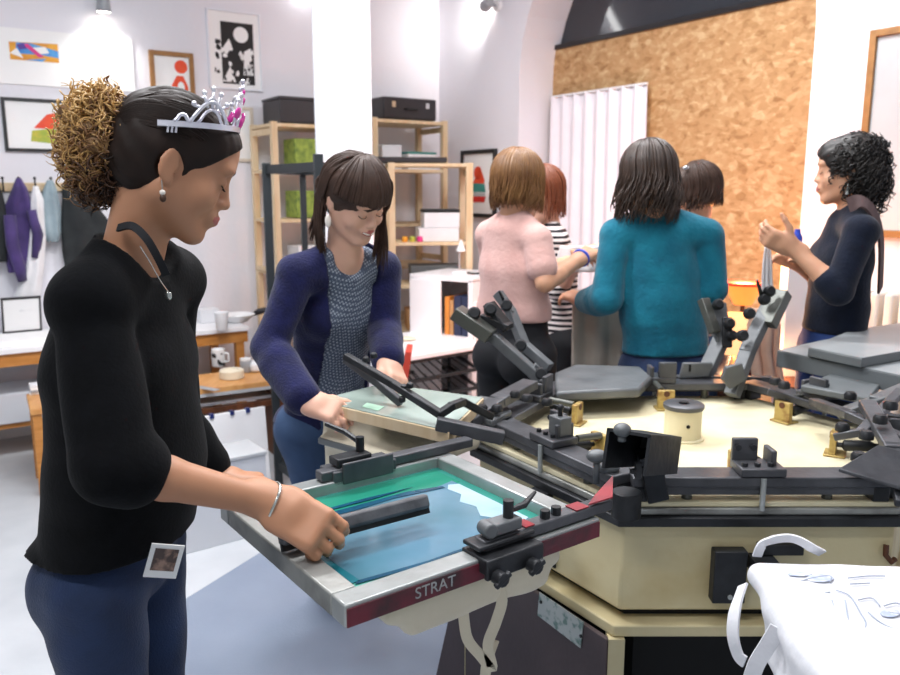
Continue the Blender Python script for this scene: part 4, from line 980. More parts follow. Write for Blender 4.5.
# --- left back station (150)
W, R, ux, uy, hl = St[150]
raised([(470, 420, 2.00), (500, 400, 2.08), (528, 385, 2.2)], .05, .025, 'press_dark')
obj('hinge_casting', MB().plate([PZ(x, y, .90) for x, y in ((460, 415), (492, 428), (512, 418), (500, 405), (480, 402))], (0, 0, 1), .02), 'press_grey', press, bevel=.004)
raised([(440, 424, 1.78), (500, 437, 1.78)], .03, .03, 'press_dark')
ar = arm([PY(347, 357, 1.98), PY(393, 384, 1.90), PY(440, 414, 1.80), PY(452, 406, 1.82), PY(463, 402, 1.86), PY(490, 416, 1.92)], .020, .018, 'long_arm', 'iron_black')
raised([(347, 360, 2.03), (378, 383, 2.0), (400, 402, 1.97)], .02, .02, 'press_dark')
for x, y, Y in ((366, 362, 1.97), (374, 358, 1.98), (404, 390, 1.88), (402, 402, 1.87), (410, 388, 1.87)): knob(PY(x, y, Y), .009, .014, (0, -.3, 1))
for x, y, z in ((482, 412, .93), (497, 412, .93), (527, 402, .95), (547, 406, .94), (515, 398, .95)): knob(PZ(x, y, z), .015, .02)
# ------------------------------------------------------------------ main aluminium screen with ink
zf = .925
A = PZ(600, 518, zf); B = PZ(345, 606, zf); D = PZ(455, 446, zf); Cc = D + (B - A); 
uF = (B - A).normalized(); vF = (D - A).normalized(); LF = (B - A).length; WF = (D - A).length
vF = (vF - uF * vF.dot(uF)).normalized()
RF = Matrix((uF, vF, Vector((0, 0, 1)))).transposed()
def S(x, y, z=0): return A + uF * x * LF + vF * y * WF + Vector((0, 0, z))
sc = thing('printing_screen', 'aluminium framed printing screen with blue ink, held by the woman with the tiara', 'screen', S(.5, .5, -.04))
bw = .042; th = .036
obj('frame_bar', MB().box(S(.5, 0, -th/2) + vF * bw/2, (LF, bw, th), RF), 'steel', sc, bevel=.003)
obj('frame_bar', MB().box(S(.5, 1, -th/2) - vF * bw/2, (LF, bw, th), RF), 'steel', sc, bevel=.003)
obj('frame_bar', MB().box(S(0, .5, -th/2) + uF * bw/2, (bw, WF - 2*bw, th), RF), 'steel', sc, bevel=.003)
obj('frame_bar', MB().box(S(1, .5, -th/2) - uF * bw/2, (bw, WF - 2*bw, th), RF), 'steel_dirty', sc, bevel=.003)
obj('side_paint', MB().box(S(.5, 0, -th/2 - .002) - vF * .0012, (LF - .004, .002, th - .008), RF), 'red_side', sc)
# stained lettering along the painted side
tcu = bpy.data.curves.new('side_lettering', 'FONT'); tcu.body = 'STRAT'; tcu.size = .026; tcu.extrude = .0003; tcu.align_x = 'CENTER'; tcu.align_y = 'CENTER'; tcu.materials.append(M['steel'])
tmp = bpy.data.objects.new('tmp', tcu); COL.objects.link(tmp); dg = bpy.context.evaluated_depsgraph_get(); tme = bpy.data.meshes.new_from_object(tmp.evaluated_get(dg)); bpy.data.objects.remove(tmp)
to = bpy.data.objects.new('side_lettering', tme); link(to, sc)
pos = S(.70, 0, -th/2 - .001) - vF * .0026; to.location = pos - Vector(sc.location)
to.rotation_euler = Matrix((-uF, Vector((0, 0, 1)), -vF)).transposed().to_euler()
mi = mat('screen_mesh', '2c7a70', .22, c2='3a9484', vscale=7, thr=(.35, .7), spec=.5)
obj('mesh_fabric', MB().box(S(.5, .5, -th + .012), (LF - 2*bw + .004, WF - 2*bw + .004, .002), RF), mi, sc)
def inkpoly(pts, z, m, name):
    return obj(name, MB().plate([S(x, y, -th + .0132 + z) for x, y in pts], (0, 0, 1), .0006), m, sc, smooth=0)
ink1 = mat('ink_blue', '43707f', .14, c2='6589a0', vscale=5, thr=(.3, .75), spec=.6); ink2 = mat('ink_dark', '0f3a52', .2, c2='14506a', vscale=12, stretch=(1, 1, 1)); ink3 = mat('ink_green', '1d7560', .2, c2='27866f', vscale=6); ink4 = mat('reflection_pale', '8fb2c2', .2, c2='b4ccd6', vscale=6)
def wavy(x0, x1, y0, y1, n, amp, seed):
    r = random.Random(seed); top = [(x0 + (x1 - x0) * i / n, y0 + r.uniform(-amp, amp)) for i in range(n + 1)]; bot = [(x1 - (x1 - x0) * i / n, y1 + r.uniform(-amp, amp)) for i in range(n + 1)]
    return top + bot
inkpoly([(.10, .11), (.90, .11), (.90, .20), (.12, .2)], .0, mat('emulsion_green', '4fa292', .3, c2='3f8f80', vscale=6), 'emulsion_band')
inkpoly(wavy(.11, .90, .71, .89, 10, .008, 3), .0002, ink3, 'green_ink')
inkpoly(wavy(.13, .86, .17, .72, 16, .012, 2), .0007, ink1, 'blue_ink')
inkpoly([(.13, .24), (.13, .68), (.17, .70), (.20, .66), (.19, .58), (.24, .52), (.22, .44), (.26, .36), (.21, .28), (.17, .22)], .0014, ink4, 'ink_reflection')  # whitish reflection on the wet ink, painted as a pale patch
inkpoly([(.2, .70), (.35, .735), (.6, .73), (.86, .735), (.88, .70), (.6, .69), (.42, .705), (.2, .68)], .0021, ink2, 'dark_ink_streak')
inkpoly([(.3, .765), (.5, .775), (.8, .77), (.8, .755), (.5, .75)], .0021, ink2, 'dark_ink_streak')
inkpoly([(.25, .158), (.45, .172), (.62, .165), (.86, .185), (.88, .168), (.7, .15), (.5, .155), (.38, .148)], .0021, ink2, 'dark_ink_streak')
inkpoly([(.855, .18), (.885, .18), (.895, .45), (.88, .7), (.85, .7), (.87, .45)], .0021, mat('ink_teal', '1f6f7c', .2), 'teal_ink_edge')
# screen clamp arms (parts of the press)
def clamp_side(y, sgn, x0, x1, xc):
    o_ = vF * (.022 * sgn)
    a_ = obj('screen_arm', MB().beam(S(x0, y, .012) + o_, S(x1, y, .012) + o_, .03, .02), 'press_dark', press, bevel=.003)
    return a_
a1_ = clamp_side(0, 1, -.08, .50, .4); a2_ = clamp_side(1, -1, -.12, .62, .5)
c_ = obj('clamp_jaw', MB().box(S(.42, 0, -.012) + vF * .012, (.12, .066, .026), RF).box(S(.42, 0, .012) + vF * .02, (.12, .045, .008), RF).box(S(.42, 0, -.016) - vF * .018, (.12, .01, .034), RF), 'iron_black', press, bevel=.003)
c_.location += Vector((0, 0, .004)); 
for x in (.36, .50): obj('clamp_screw', MB().cyl(S(x, 0, -.024) - vF * .02, S(x, 0, -.024) - vF * .042, .012, n=10).box(S(x, 0, -.024) - vF * .038, (.034, .009, .009), RF @ Matrix.Rotation(.5, 3, 'Y')), 'iron_black', c_, bevel=.002)
obj('clamp_weight', MB().beam(S(.46, 0, .036) + vF * .02, S(.35, 0, .036) + vF * .02, .032, .02).cyl(S(.475, 0, .036) + vF * .005, S(.465, 0, .036) + vF * .035, .013), 'press_grey', c_, bevel=.003)
obj('lever', MB().cyl(S(.385, 0, .046) + vF * .02, S(.385, 0, .075) + vF * .02, .009).tube([S(.385, 0, .056) + vF * .02, S(.31, .05, .056), S(.22, .10, .060)], [.005, .006, .003], 8), 'iron_black', c_)
mb = MB()
for x in (.22, .17): mb.cyl(S(x, 0, .022) + vF * .022, S(x, 0, .036) + vF * .022, .009, n=8)
obj('arm_bolts', mb, 'iron_black', a1_)
for x0, x1 in ((.29, .33), (.04, .10)): obj('red_tape', MB().beam(S(x0, 0, .0235) + vF * .022, S(x1, 0, .0235) + vF * .022, .028, .002), 'red_tape', a1_)
obj('red_tape', MB().plate([S(-.02, .05, .03), S(.04, .02, .025), S(-.06, .0, .03), S(-.10, .04, .06)], (0, 0, 1), .003), 'red_tape', a1_)
c2_ = obj('clamp_jaw', MB().box(S(.43, 1, -.012) - vF * .012, (.15, .06, .03), RF).box(S(.42, 1, -.004) - vF * .042, (.12, .008, .044), RF), 'press_dark', press, bevel=.003)
c2_.location += Vector((0, 0, .016))
obj('clamp_weight', MB().box(S(.47, 1, .032) - vF * .015, (.08, .04, .018), RF), 'iron_black', c2_, bevel=.003)
kp = S(.42, 1, .040) - vF * .01
obj('lever', MB().cyl(kp, kp + Vector((0, 0, .032)), .009).tube([kp + Vector((0, 0, .02)), PY(345, 432, kp.y + .03), PY(326, 424, kp.y + .06)], [.006, .006, .005], 8), 'iron_black', c2_)
# platen and arm under the screen, with tote
def platen(c, ux, L_, W_, z, label, th=.018):
    uy = Vector((-ux.y, ux.x, 0)); R_ = Matrix((ux, uy, Vector((0, 0, 1)))).transposed()
    t = obj('platen', MB().box(c + Vector((0, 0, z)), (L_, W_, th), R_), 'platen_grey', press, bevel=.006)
    c0_ = hv(math.degrees(math.atan2(ux.y, ux.x)), AP * .9, .70)
    return t, R_
u210 = Vector((math.cos(math.radians(216)), math.sin(math.radians(216)), 0))
cpl = S(.42, .46); cpl.z = 0
platen(cpl, uF, .36, .30, .835, '')
obj('platen_arm', MB().beam(hv(210, AP * .95, .785), Vector((cpl.x, cpl.y, .800)), .05, .03), 'iron_black', press)
# ------------------------------------------------------------------ cream tote on that platen
def ribbon(pts, w, nrmf, n=None, th=.0015):
    mb = MB(); pts = [Vector(p) for p in pts]; L_ = []
    for i, p in enumerate(pts):
        d = (pts[min(i+1, len(pts)-1)] - pts[max(i-1, 0)]).normalized(); nn = nrmf(i / (len(pts)-1)) if callable(nrmf) else Vector(nrmf); s_ = d.cross(nn).normalized()
        L_.append((p - s_ * w/2, p + s_ * w/2, (s_.cross(d)).normalized() * th))
    vs = []
    for a, b, t_ in L_: vs.append([mb.bm.verts.new(q) for q in (a - t_, b - t_, b + t_, a + t_)])
    for X, Y in zip(vs, vs[1:]):
        for k in range(4): mb.bm.faces.new((X[k], X[(k+1) % 4], Y[(k+1) % 4], Y[k]))
    mb.bm.faces.new(vs[0][::-1]); mb.bm.faces.new(vs[-1]); return mb
def spline(pts, n=8):
    pts = [Vector(p) for p in pts]; out = []
    for i in range(len(pts) - 1):
        p0 = pts[max(i-1, 0)]; p1 = pts[i]; p2 = pts[i+1]; p3 = pts[min(i+2, len(pts)-1)]
        for k in range(n):
            t = k / n; out.append(.5 * ((2*p1) + (p2 - p0)*t + (2*p0 - 5*p1 + 4*p2 - p3)*t*t + (3*p1 - p0 - 3*p2 + p3)*t**3))
    out.append(pts[-1]); return out
def pillow(c, R_, L_, W_, z, hang, m, res=.006, seed=1, amp=.004, top=.02):
    s = SDF(res); s.rbox(c + Vector((0, 0, z)), (L_/2, W_/2, top), .016, R_, k=.01)
    for off, hx, hy, hz in hang: s.rbox(Vector(c) + Vector((0, 0, z)) + R_ @ Vector(off), (hx, hy, hz), min(hx, hy, hz) * .9, R_, k=.03)
    s.post(lambda P, D: D + folds(P, amp, 38, seed)); return s
tote = thing('tote_bag', 'cream tote bag on the platen under the blue inked screen, straps hanging', 'tote bag', (cpl.x, cpl.y, .80))
s = pillow(cpl, RF, .38, .32, .838, [((.0, -.15, -.012), .15, .012, .03)], 'cotton_cream', seed=3)
sdf_obj('bag_body', s, 'cotton_cream', tote)
ys = cpl.y - .20
st1 = [PY(462, 572, 1.28), PY(463, 597, 1.28), PY(464, 620, 1.28), PY(468, 640, 1.28), PY(480, 655, 1.28), PY(492, 668, 1.28), PY(488, 645, 1.28), PY(496, 622, 1.28), PY(502, 600, 1.28), PY(497, 580, 1.28), PY(494, 565, 1.28)]
obj('strap', ribbon(spline(st1, 6), .019, (0, -1, 0)), 'cotton_cream', tote)
st1 = [PY(494, 640, 1.30), PY(487, 662, 1.30), PY(484, 690, 1.30)]
obj('strap_end', ribbon(spline(st1, 6), .019, (0, -1, 0)), 'cotton_cream', tote)
# ------------------------------------------------------------------ squeegee
zs_ = .945
sa = PZ(280, 541, zs_); sb = PZ(427, 503, zs_)
ds = (sb - sa).normalized(); ns = Vector((-ds.y, ds.x, 0)); tl = Matrix.Rotation(math.radians(-22), 3, ds)
up_ = tl @ Vector((0, 0, 1))
sq = thing('squeegee', 'grey stained squeegee held in the hand of the woman with the tiara', 'squeegee', (sa + sb) / 2)
obj('holder', MB().beam(sa + up_ * .004, sb + up_ * .004, .026, .026, up_), 'squeegee_grey', sq, bevel=.006)
obj('rubber_blade', MB().beam(sa - up_ * .012, sb - up_ * .012, .008, .012, up_), 'rubber_dark', sq)
# ------------------------------------------------------------------ wooden screen held by second woman
zw = .955
w = [PZ(315, 401, zw), PZ(449, 432, zw), PZ(484, 398, zw), PZ(382, 384, zw)]
wc = sum(w, Vector()) / 4
ws = thing('wooden_screen', 'wooden framed screen with a pale mesh, held by the woman in the navy cardigan', 'screen', (wc.x, wc.y, zw - .035))
def lp4(a, b, f): return a.lerp(b, f)
for i in range(4):
    a, b, c, d = w[i], w[(i+1) % 4], wc, wc
    ai = a.lerp(wc, .16); bi = b.lerp(wc, .16)
    dn = Vector((0, 0, -.03)); obj('frame_bar', MB().plate([a + dn, b + dn, bi + dn, ai + dn], (0, 0, 1), .03), 'pine', ws, bevel=.002)
mg_ = mat('mesh_grey_green', '98a89f', .15, c2='a7b6ae', vscale=5, spec=.6)
obj('mesh_fabric', MB().plate([q.lerp(wc, .02) + Vector((0, 0, .0005)) for q in w], (0, 0, 1), .002), mg_, ws)
obj('paper_label', MB().plate([q + Vector((0, 0, .003)) for q in (PZ(362, 408, zw), PZ(378, 412, zw), PZ(384, 408, zw), PZ(367, 404, zw))], (0, 0, 1), .001), 'p_green', ws).active_material = mat('label_mint', 'b9e0c6', .5)
# tote hanging below it
ct_ = wc + Vector((-.02, .0, 0)); ct_.z = 0
ut = (w[0] - w[1]).normalized(); ut.z = 0; Rt_ = Matrix((ut, Vector((-ut.y, ut.x, 0)), Vector((0, 0, 1)))).transposed()
obj('platen', MB().box(ct_ + Vector((0, 0, .85)), (.34, .26, .018), Rt_), 'platen_grey', press, bevel=.004)
obj('platen_arm', MB().beam(hv(150, AP * .95, .80), ct_ + Vector((0, 0, .825)), .05, .03), 'iron_black', press)
t2_ = thing('tote_bag', 'cream tote bag hanging below the wooden screen', 'tote bag', ct_ + Vector((0, 0, .7)))
s = SDF(.006); s.rbox(ct_ + Vector((0, 0, .85)), (.18, .13, .018), .016, Rt_, k=.01); s.rbox(PY(352, 447, 2.02), (.10, .02, .10), .018, Rt_, k=.03)
s.post(lambda P, D: D + folds(P, .005, 30, 5, (.5, .5, .1)))
sdf_obj('bag_body', s, 'cotton_cream', t2_)
# ------------------------------------------------------------------ white bag over the front platen
zb = .865
b0_ = PZ(735, 563, zb); b1_ = PZ(868, 554, zb)
cb = Vector(((b0_.x + b1_.x)/2 + .045, b0_.y - .24, 0)); RB_ = rotz(-3)
obj('platen', MB().box(cb + Vector((0, 0, .845)), (.27, .46, .018), RB_), 'platen_grey', press, bevel=.005)
obj('platen_arm', MB().beam(Vector((cb.x, PC.y - AP * .9, .72)), cb + Vector((0, 0, .72)), .05, .03).cyl(cb + Vector((0, 0, .70)), cb + Vector((0, 0, .838)), .025), 'iron_black', press)
wb = thing('tote_bag', 'white canvas tote bag with a faint blue drawing pulled over the front platen', 'tote bag', cb + Vector((0, 0, .6)))
s = SDF(.005); wx = abs(b1_.x - b0_.x) / 2 + .035
s.rbox(cb + Vector((.0, 0, .845)), (wx, .245, .022), .02, RB_, k=.01)
s.rbox(cb + Vector((-wx + .035, -.03, .80)), (.03, .19, .07), .028, RB_ @ Matrix.Rotation(.25, 3, 'Y'), k=.04)
s.rbox(cb + Vector((-.02, -.10, .79)), (wx * .8, .14, .06), .045, RB_, k=.05)
s.rbox(cb + Vector((wx - .03, -.02, .79)), (.03, .2, .06), .028, RB_, k=.04)
s.post(lambda P, D: D + folds(P, .006, 34, 11, (.9, .1, .8)) * np.clip((.868 - P[..., 2]) / .03, 0.12, 1))
sdf_obj('bag_body', s, 'cotton_white', wb)
def top(px, py): return PZ(px, py, .8705)
hd = [PZ(757, 556, .862), PY(762, 545, b0_.y + .02), PY(772, 540, b0_.y + .03), PY(788, 538, b0_.y + .03), PY(800, 541, b0_.y + .02), PY(812, 548, b0_.y + .01), PZ(822, 553, .862)]
obj('strap', ribbon(spline(hd, 6), .016, (.1, 1, .25), th=.002), 'cotton_white', wb)
hd = [PY(743, 585, 1.26), PY(735, 610, 1.22), PY(733, 635, 1.20), PY(738, 655, 1.19), PY(745, 662, 1.18)]
obj('strap', ribbon(spline(hd, 6), .022, (-.9, -.6, 0), th=.002), 'cotton_white', wb)
hd = [PY(778, 628, 1.12), PY(768, 645, 1.12), PY(756, 665, 1.12), PY(748, 690, 1.12)]
obj('strap_end', ribbon(spline(hd, 6), .024, (-.4, -1, 0), th=.002), 'cotton_white', wb)
dr = MB()
def sk(pts, r=.0011): dr.tube([top(x, y) for x, y in pts and [(p.x, p.y) for p in spline([Vector((a, b, 0)) for a, b in pts], 5)]], r, 5)
for pts in ([(836, 590), (850, 596), (860, 612), (866, 625), (858, 640), (862, 648), (890, 649), (897, 644), (880, 640), (866, 642)], [(845, 600), (848, 618), (852, 630)], [(858, 600), (872, 598), (880, 606)], [(868, 612), (880, 622), (892, 628), (905, 630)], [(884, 606), (895, 603), (905, 606)], [(888, 612), (900, 614)], [(795, 583), (812, 578), (830, 576), (830, 582)], [(800, 590), (815, 594), (830, 592)], [(848, 578), (868, 576), (885, 576)], [(850, 584), (870, 583)], [(875, 660), (890, 656), (902, 660)], [(832, 600), (838, 622), (846, 636)]): sk(pts)
obj('drawing_lines', dr, 'drawing_line', wb)
for x, y, w_, h_ in ((820, 578, 14, 4), (800, 574, 12, 2), (890, 613, 10, 4), (893, 632, 10, 3), (800, 592, 8, 2)):
    dr = MB(); dr.plate([top(x + w_ * math.cos(a) , y + h_ * math.sin(a)) - Vector((0, 0, .001)) for a in [2*math.pi*k/10 for k in range(10)][::-1]], (0, 0, 1), .0012)
    obj('drawing_wash', dr, 'drawing_blue', wb, smooth=0)
# blue round tray on floor under the screen
p = PZ(343, 602, .0); bt = 0 and tag(obj('round_blue_tray', MB().lathe(p, [(.085, .0), (.095, .004), (.10, .03), (.094, .03), (.088, .008)], 32), 'navy_blue'), 'navy blue round tray on the floor under the screen', 'tray')
# towels in the background
# ------------------------------------------------------------------ people
def yawv(deg): a = math.radians(deg); return Vector((math.cos(a), math.sin(a), 0)), Vector((math.sin(a), -math.cos(a), 0))
class Head:
    def __init__(s, c, yaw, pitch=0, roll=0, k=1.0):
        f, r = yawv(yaw); R = Matrix((r, f, Vector((0, 0, 1)))).transposed()
        s.R = R @ Matrix.Rotation(math.radians(-pitch), 3, 'X') @ Matrix.Rotation(math.radians(roll), 3, 'Y'); s.c = Vector(c); s.k = k
    def p(s, x, y, z): return s.c + s.R @ Vector((x, y, z)) * s.k
    def loc(s, P):
        Rn = np.array(s.R, dtype=np.float32); return ((P - V3(s.c)) @ Rn) / s.k
def add_head(s, H, smile=0, detail=True):
    k = H.k; p = H.p; R = H.R
    E = lambda x, y, z, a, b, c, kk=.02, sub=False, Rr=None: s.ell(p(x, y, z), (a*k, b*k, c*k), R if Rr is None else R @ Rr, kk, sub)
    E(0, -.014, .036, .074, .094, .083)
    E(0, .026, -.020, .060, .062, .080, .03)
    for q in (-1, 1):
        s.cap(p(q*.050, .0, -.045), p(q*.018, .068, -.092), .020*k, .016*k, .025)      # jaw
        E(q*.036, .058, -.028, .026, .024, .026, .02)                                  # cheek
        E(q*.030, .082, .030, .024, .012, .010, .015)                                  # brow ridge
    E(0, .076, -.094, .018, .015, .014, .018)                                          # chin
    E(0, .055, .055, .052, .040, .045, .025)                                           # forehead
    if detail:
        for q in (-1, 1): E(q*.031, .100, .010, .019, .017, .012, .012, True)          # sockets
        for q in (-1, 1): E(q*.031, .078, .006, .016, .013, .012, .004)                # lids
        s.cap(p(0, .086, .020), p(0, .101, -.020), .0075*k, .0095*k, .010)             # nose bridge
        E(0, .1035, -.025, .0105, .0105, .0095, .006)
        for q in (-1, 1): E(q*.0105, .096, -.028, .0075, .010, .0075, .005)
        E(0, .088, -.056, .026, .014, .020, .012)                                      # muzzle
        w = .022 + .008 * smile
        for q in (-1, 1):
            s.cap(p(0, .1015, -.052), p(q*w, .090, -.054 + .009*smile), .0045*k, .0022*k, .004)
            s.cap(p(0, .1000, -.0615), p(q*w, .089, -.0575 + .009*smile), .0055*k, .0022*k, .004)
        if smile:
            for q in (-1, 1): E(q*.040, .066, -.030, .018, .016, .015, .015)
    for q in (-1, 1):
        Rr = Matrix.Rotation(q * .35, 3, 'Z')
        E(q*.077, -.010, -.002, .0055, .017, .029, .003, False, Rr); E(q*.075, -.004, -.025, .005, .009, .012, .004)
        E(q*.084, -.005, .002, .0045, .009, .017, .003, True, Rr)
def hand(s, w, d, n, th, curl=(.5, .6, .5), k=1.0, spread=.12, thumb=(.65, .75, .25), r=1.0):
    """w wrist, d finger direction, n the way the palm faces, th the thumb's side"""
    w = Vector(w); d = Vector(d).normalized(); n = Vector(n); n = (n - d * n.dot(d)).normalized(); t = Vector(th); t = (t - d * t.dot(d) - n * t.dot(n)).normalized()
    R = Matrix((d, t, n)).transposed()
    s.cap(w - d * .03, w + d * .03, .024 * k, .026*k, .02, sx=1.25, axis=t)
    s.rbox(w + d * .052 * k, (.046*k, .039*k, .0145*k), .013*k, R, k=.015)
    s.ell(w + d * .035*k + t * .024*k + n * .010*k, (.028*k, .016*k, .016*k), R, k=.012)
    for i, (off, L) in enumerate(((.030, .070), (.010, .078), (-.010, .072), (-.029, .058))):
        base = w + (d * (.090 - .004 * abs(i - 1)) + t * off) * k; dd = (d + t * off * spread * 30 * .3).normalized(); a = 0; pts = [base - dd * .02 * k, base]; p_ = base
        for f, c in zip((.46, .30, .24), curl):
            a += c + .06 * i; v = dd * math.cos(a) + n * math.sin(a); p_ = p_ + v * L * f * k; pts.append(p_)
        s.chain(pts, [.0095*k*r, .0092*k*r, .0086*k*r, .0078*k*r, .0068*k*r], k=.0045)
    b = w + (d * .022 + t * .026 + n * .006) * k; v = (d * thumb[0] + t * thumb[1] + n * thumb[2]).normalized(); v2 = (v * .8 + d * .5 + n * .15).normalized()
    s.chain([b, b + v * .042*k, b + v * .042*k + v2 * .034*k, b + v * .042*k + v2 * .058*k], [.014*k, .0115*k, .0095*k, .0078*k], k=.008)
class Person:
    def __init__(s, pos, yaw, h=1.0, lean=0.0, lean2=None):
        s.f, s.r = yawv(yaw); s.pos = Vector((pos[0], pos[1], 0)); s.h = h; s.lean = lean; s.u = Vector((0, 0, 1)); s.g = 1.0
        s.J = {}
        J = s.J
        P = s.P
        J['pel'] = P(0, 0, .89); J['wa'] = P(0, .005, 1.05); J['ch'] = P(0, 0, 1.20); J['uc'] = P(0, -.01, 1.31); J['nb'] = P(0, -.015, 1.375)
        J['shR'] = P(.158, -.01, 1.325); J['shL'] = P(-.158, -.01, 1.325)
        J['hipR'] = P(.085, 0, .86); J['hipL'] = P(-.085, 0, .86)
        J['knR'] = P(.09, .02, .47, 0); J['knL'] = P(-.09, .02, .47, 0); J['anR'] = P(.10, -.02, .08, 0); J['anL'] = P(-.10, -.02, .08, 0)
    def P(s, r, f, u, ln=None):
        l = s.lean * max(0, u - .9) / .5 if ln is None else 0
        return s.pos + s.r * r * s.h + s.f * (f + l) * s.h + Vector((0, 0, u * s.h))
    def D(s, r, f, u): return s.r * r + s.f * f + s.u * u
def torso(s, b, g=0, bust=.62, hips=1.0, k=.03, waist=1.0, low=True, gw=0):
    J = b.J; h = b.h; k = min(k, .012)
    if low: s.cap(J['pel'] - b.u*.02, J['wa'], (.092*hips)*h + g, .078*waist*h + g + gw, k, sx=1.42, axis=b.r)
    s.cap(J['wa'], J['ch'], .078*waist*h + g + gw, .086*h + g, k, sx=1.42, axis=b.r)
    s.cap(J['ch'], J['uc'], .086*h + g, .060*h + g, k, sx=1.5, axis=b.r)
    s.cap(J['shR'], J['uc'], .042*h + g, .054*h + g, k); s.cap(J['shL'], J['uc'], .042*h + g, .054*h + g, k)
    s.cap(J['nb'], J['shR'], .034*h + g, .038*h + g, .012); s.cap(J['nb'], J['shL'], .034*h + g, .038*h + g, .012)
    for q in (-1, 1): s.ell(J['ch'] + (b.r * q * .070 + b.f * .072*bust) * h + b.u * .005, (.056*h + g, .052*h*bust + g, .056*h + g), Matrix((b.r, b.f, b.u)).transposed(), .02)
    if low:
        for q in (-1, 1): s.ell(J['pel'] + (b.r * q * .068 - b.f * .050*hips - b.u * .045) * h, (.074*h + g, .072*h + g, .080*h + g), Matrix((b.r, b.f, b.u)).transposed(), .015)
def legs(s, b, g=0, k=.02, ankle=True):
    J = b.J; h = b.h
    for q in 'RL':
        s.cap(J['hip'+q], J['kn'+q], .080*h + g, .054*h + g, .015); s.cap(J['kn'+q], J['kn'+q].lerp(J['an'+q], .3) - b.f*.015, .052*h + g, .054*h + g, .02)
        s.cap(J['kn'+q].lerp(J['an'+q], .3) - b.f*.015, J['an'+q], .054*h + g, .036*h + g, .02)
def arm_prims(s, b, q, g=0, fore=1.0, upper=1.0, rw=.023, k=.015, gl=0):
    J = b.J; sh, el, wr = J['sh'+q], J['el'+q], J['wr'+q]
    k = min(k, .010); s.cap(sh, sh.lerp(el, upper), .041*b.h + g, (.041 + (.033 - .041)*upper)*b.h + g + gl, k)
    if fore > 0: 
        m = el.lerp(wr, min(.3, fore)); s.cap(el, m, .034*b.h + g + gl, .035*b.h + g + gl, k)
        if fore > .3: e = el.lerp(wr, fore); s.cap(m, e, .035*b.h + g + gl, (.035 + (rw - .035) * (fore - .3)/.7)*b.h + g + gl, k)
def feet(s, b, g=.0):
    for q in 'RL':
        a = b.J['an'+q]; s.cap(Vector((a.x, a.y, .045)) - b.f*.03, Vector((a.x, a.y, .03)) + b.f * .15, .042 + g, .030 + g, .02, sx=1.1, axis=b.r); s.cap(a, Vector((a.x, a.y, .05)), .038+g, .04+g, .02)
def body(root, b, H, skin, hands, res=.006, smile=0, lips=True, name='body'):
    s = SDF(res)
    torso(s, b, -.006); legs(s, b, -.006)
    for q in 'RL':
        if 'el'+q in b.J: arm_prims(s, b, q)
    s.cap(b.J['nb'] - b.u*.02, H.p(0, -.022, -.045), .052*b.h, .050*H.k, .02); s.cap(H.p(0, -.03, -.02), H.p(0, .02, -.06), .05*H.k, .04*H.k, .02)
    add_head(s, H, smile)
    for a in hands: hand(s, **a)
    feet(s, b, -.008)
    vs, fs = s.arrays(1)
    def mf(c):
        L = H.loc(c.astype(np.float32)); w = .024
        lp = (np.abs(L[:, 0]) < w) & (L[:, 1] > .089) & (np.abs(L[:, 2] + .0565 - .003*smile) < .0105 - .28 * np.abs(L[:, 0]))
        return lp.astype(int)
    return mesh_from(name, vs, fs, [skin, 'lips'], root, mats_fn=mf)
def face_bits(root, H, brow='hair_dark', gaze=-.5, open_=.25):
    """lids almost closed: thin eyeball sliver, lash line, brow"""
    for q in (-1, 1):
        e = H.p(q*.031, .0760, .0045); eye = obj('eye', MB().ball(e, .0118*H.k, 14, R=H.R), 'eye_white', root, smooth=180)
        g = H.R @ Vector((0, math.cos(gaze), math.sin(gaze))); obj('iris', MB().ball(e + g * .0070*H.k, .0052*H.k, 10), 'iris', eye, smooth=180)
        pts = [H.p(q*(.031 + x), y, z) for x, y, z in ((-.0150, .0835, .000), (-.008, .0905, -.0035), (0, .0925, -.0045), (.008, .0895, -.004), (.0155, .0820, .001))]
        obj('eyelashes', MB().tube(spline(pts, 4), .0011*H.k, 5), 'hair_dark', root, smooth=180)
        pts = [H.p(q*x, y, z) for x, y, z in ((.012, .0955, .0275), (.022, .0965, .0315), (.034, .0925, .0345), (.048, .0800, .030))]
        n_ = len(spline(pts, 4)); obj('eyebrow', MB().tube(spline(pts, 4), [.0028*H.k * (1 - .6*i/n_) for i in range(n_)], 6, flat=.6), brow, root, smooth=180)
def hair_cap(root, H, m, g=.006, res=.005, ears=True, extra=None, line=(.033, .84), low=-.055, name='hair', amp=.0012, sides=None):
    s = SDF(res); k = H.k
    s.ell(H.p(0, -.014, .036), ((.074+g)*k, (.094+g)*k, (.083+g)*k), H.R, .02); s.ell(H.p(0, -.035, -.005), ((.066+g)*k, (.066+g)*k, (.066+g)*k), H.R, .02)
    s.ell(H.p(0, .052, .055), ((.052+g)*k, (.041+g)*k, (.045+g)*k), H.R, .02)
    if extra: extra(s)
    def post(P, D):
        L = H.loc(P); cut = L[..., 1] - line[0] - line[1] * L[..., 2]
        cut = np.where(np.linalg.norm(L - np.array([0, -.01, .02], np.float32), axis=-1) < .16, cut, -1)
        cut = np.where(L[..., 1] < -.03, -1, cut)
        st = amp * (np.sin(L[..., 0] * 420 + 5*np.sin(L[..., 1]*30)) + np.sin(L[..., 0]*190 + L[..., 2] * 150))
        D = D + st
        D = np.maximum(D, cut * k * .7)
        if ears:
            for q in (-1, 1): D = np.maximum(D, .027*k - np.linalg.norm((L - np.array([q*.088, -.004, -.010], np.float32)) * np.array([1, 1, .85], np.float32), axis=-1) * k)
        return D
    s.post(post); return sdf_obj(name, s, m, root)
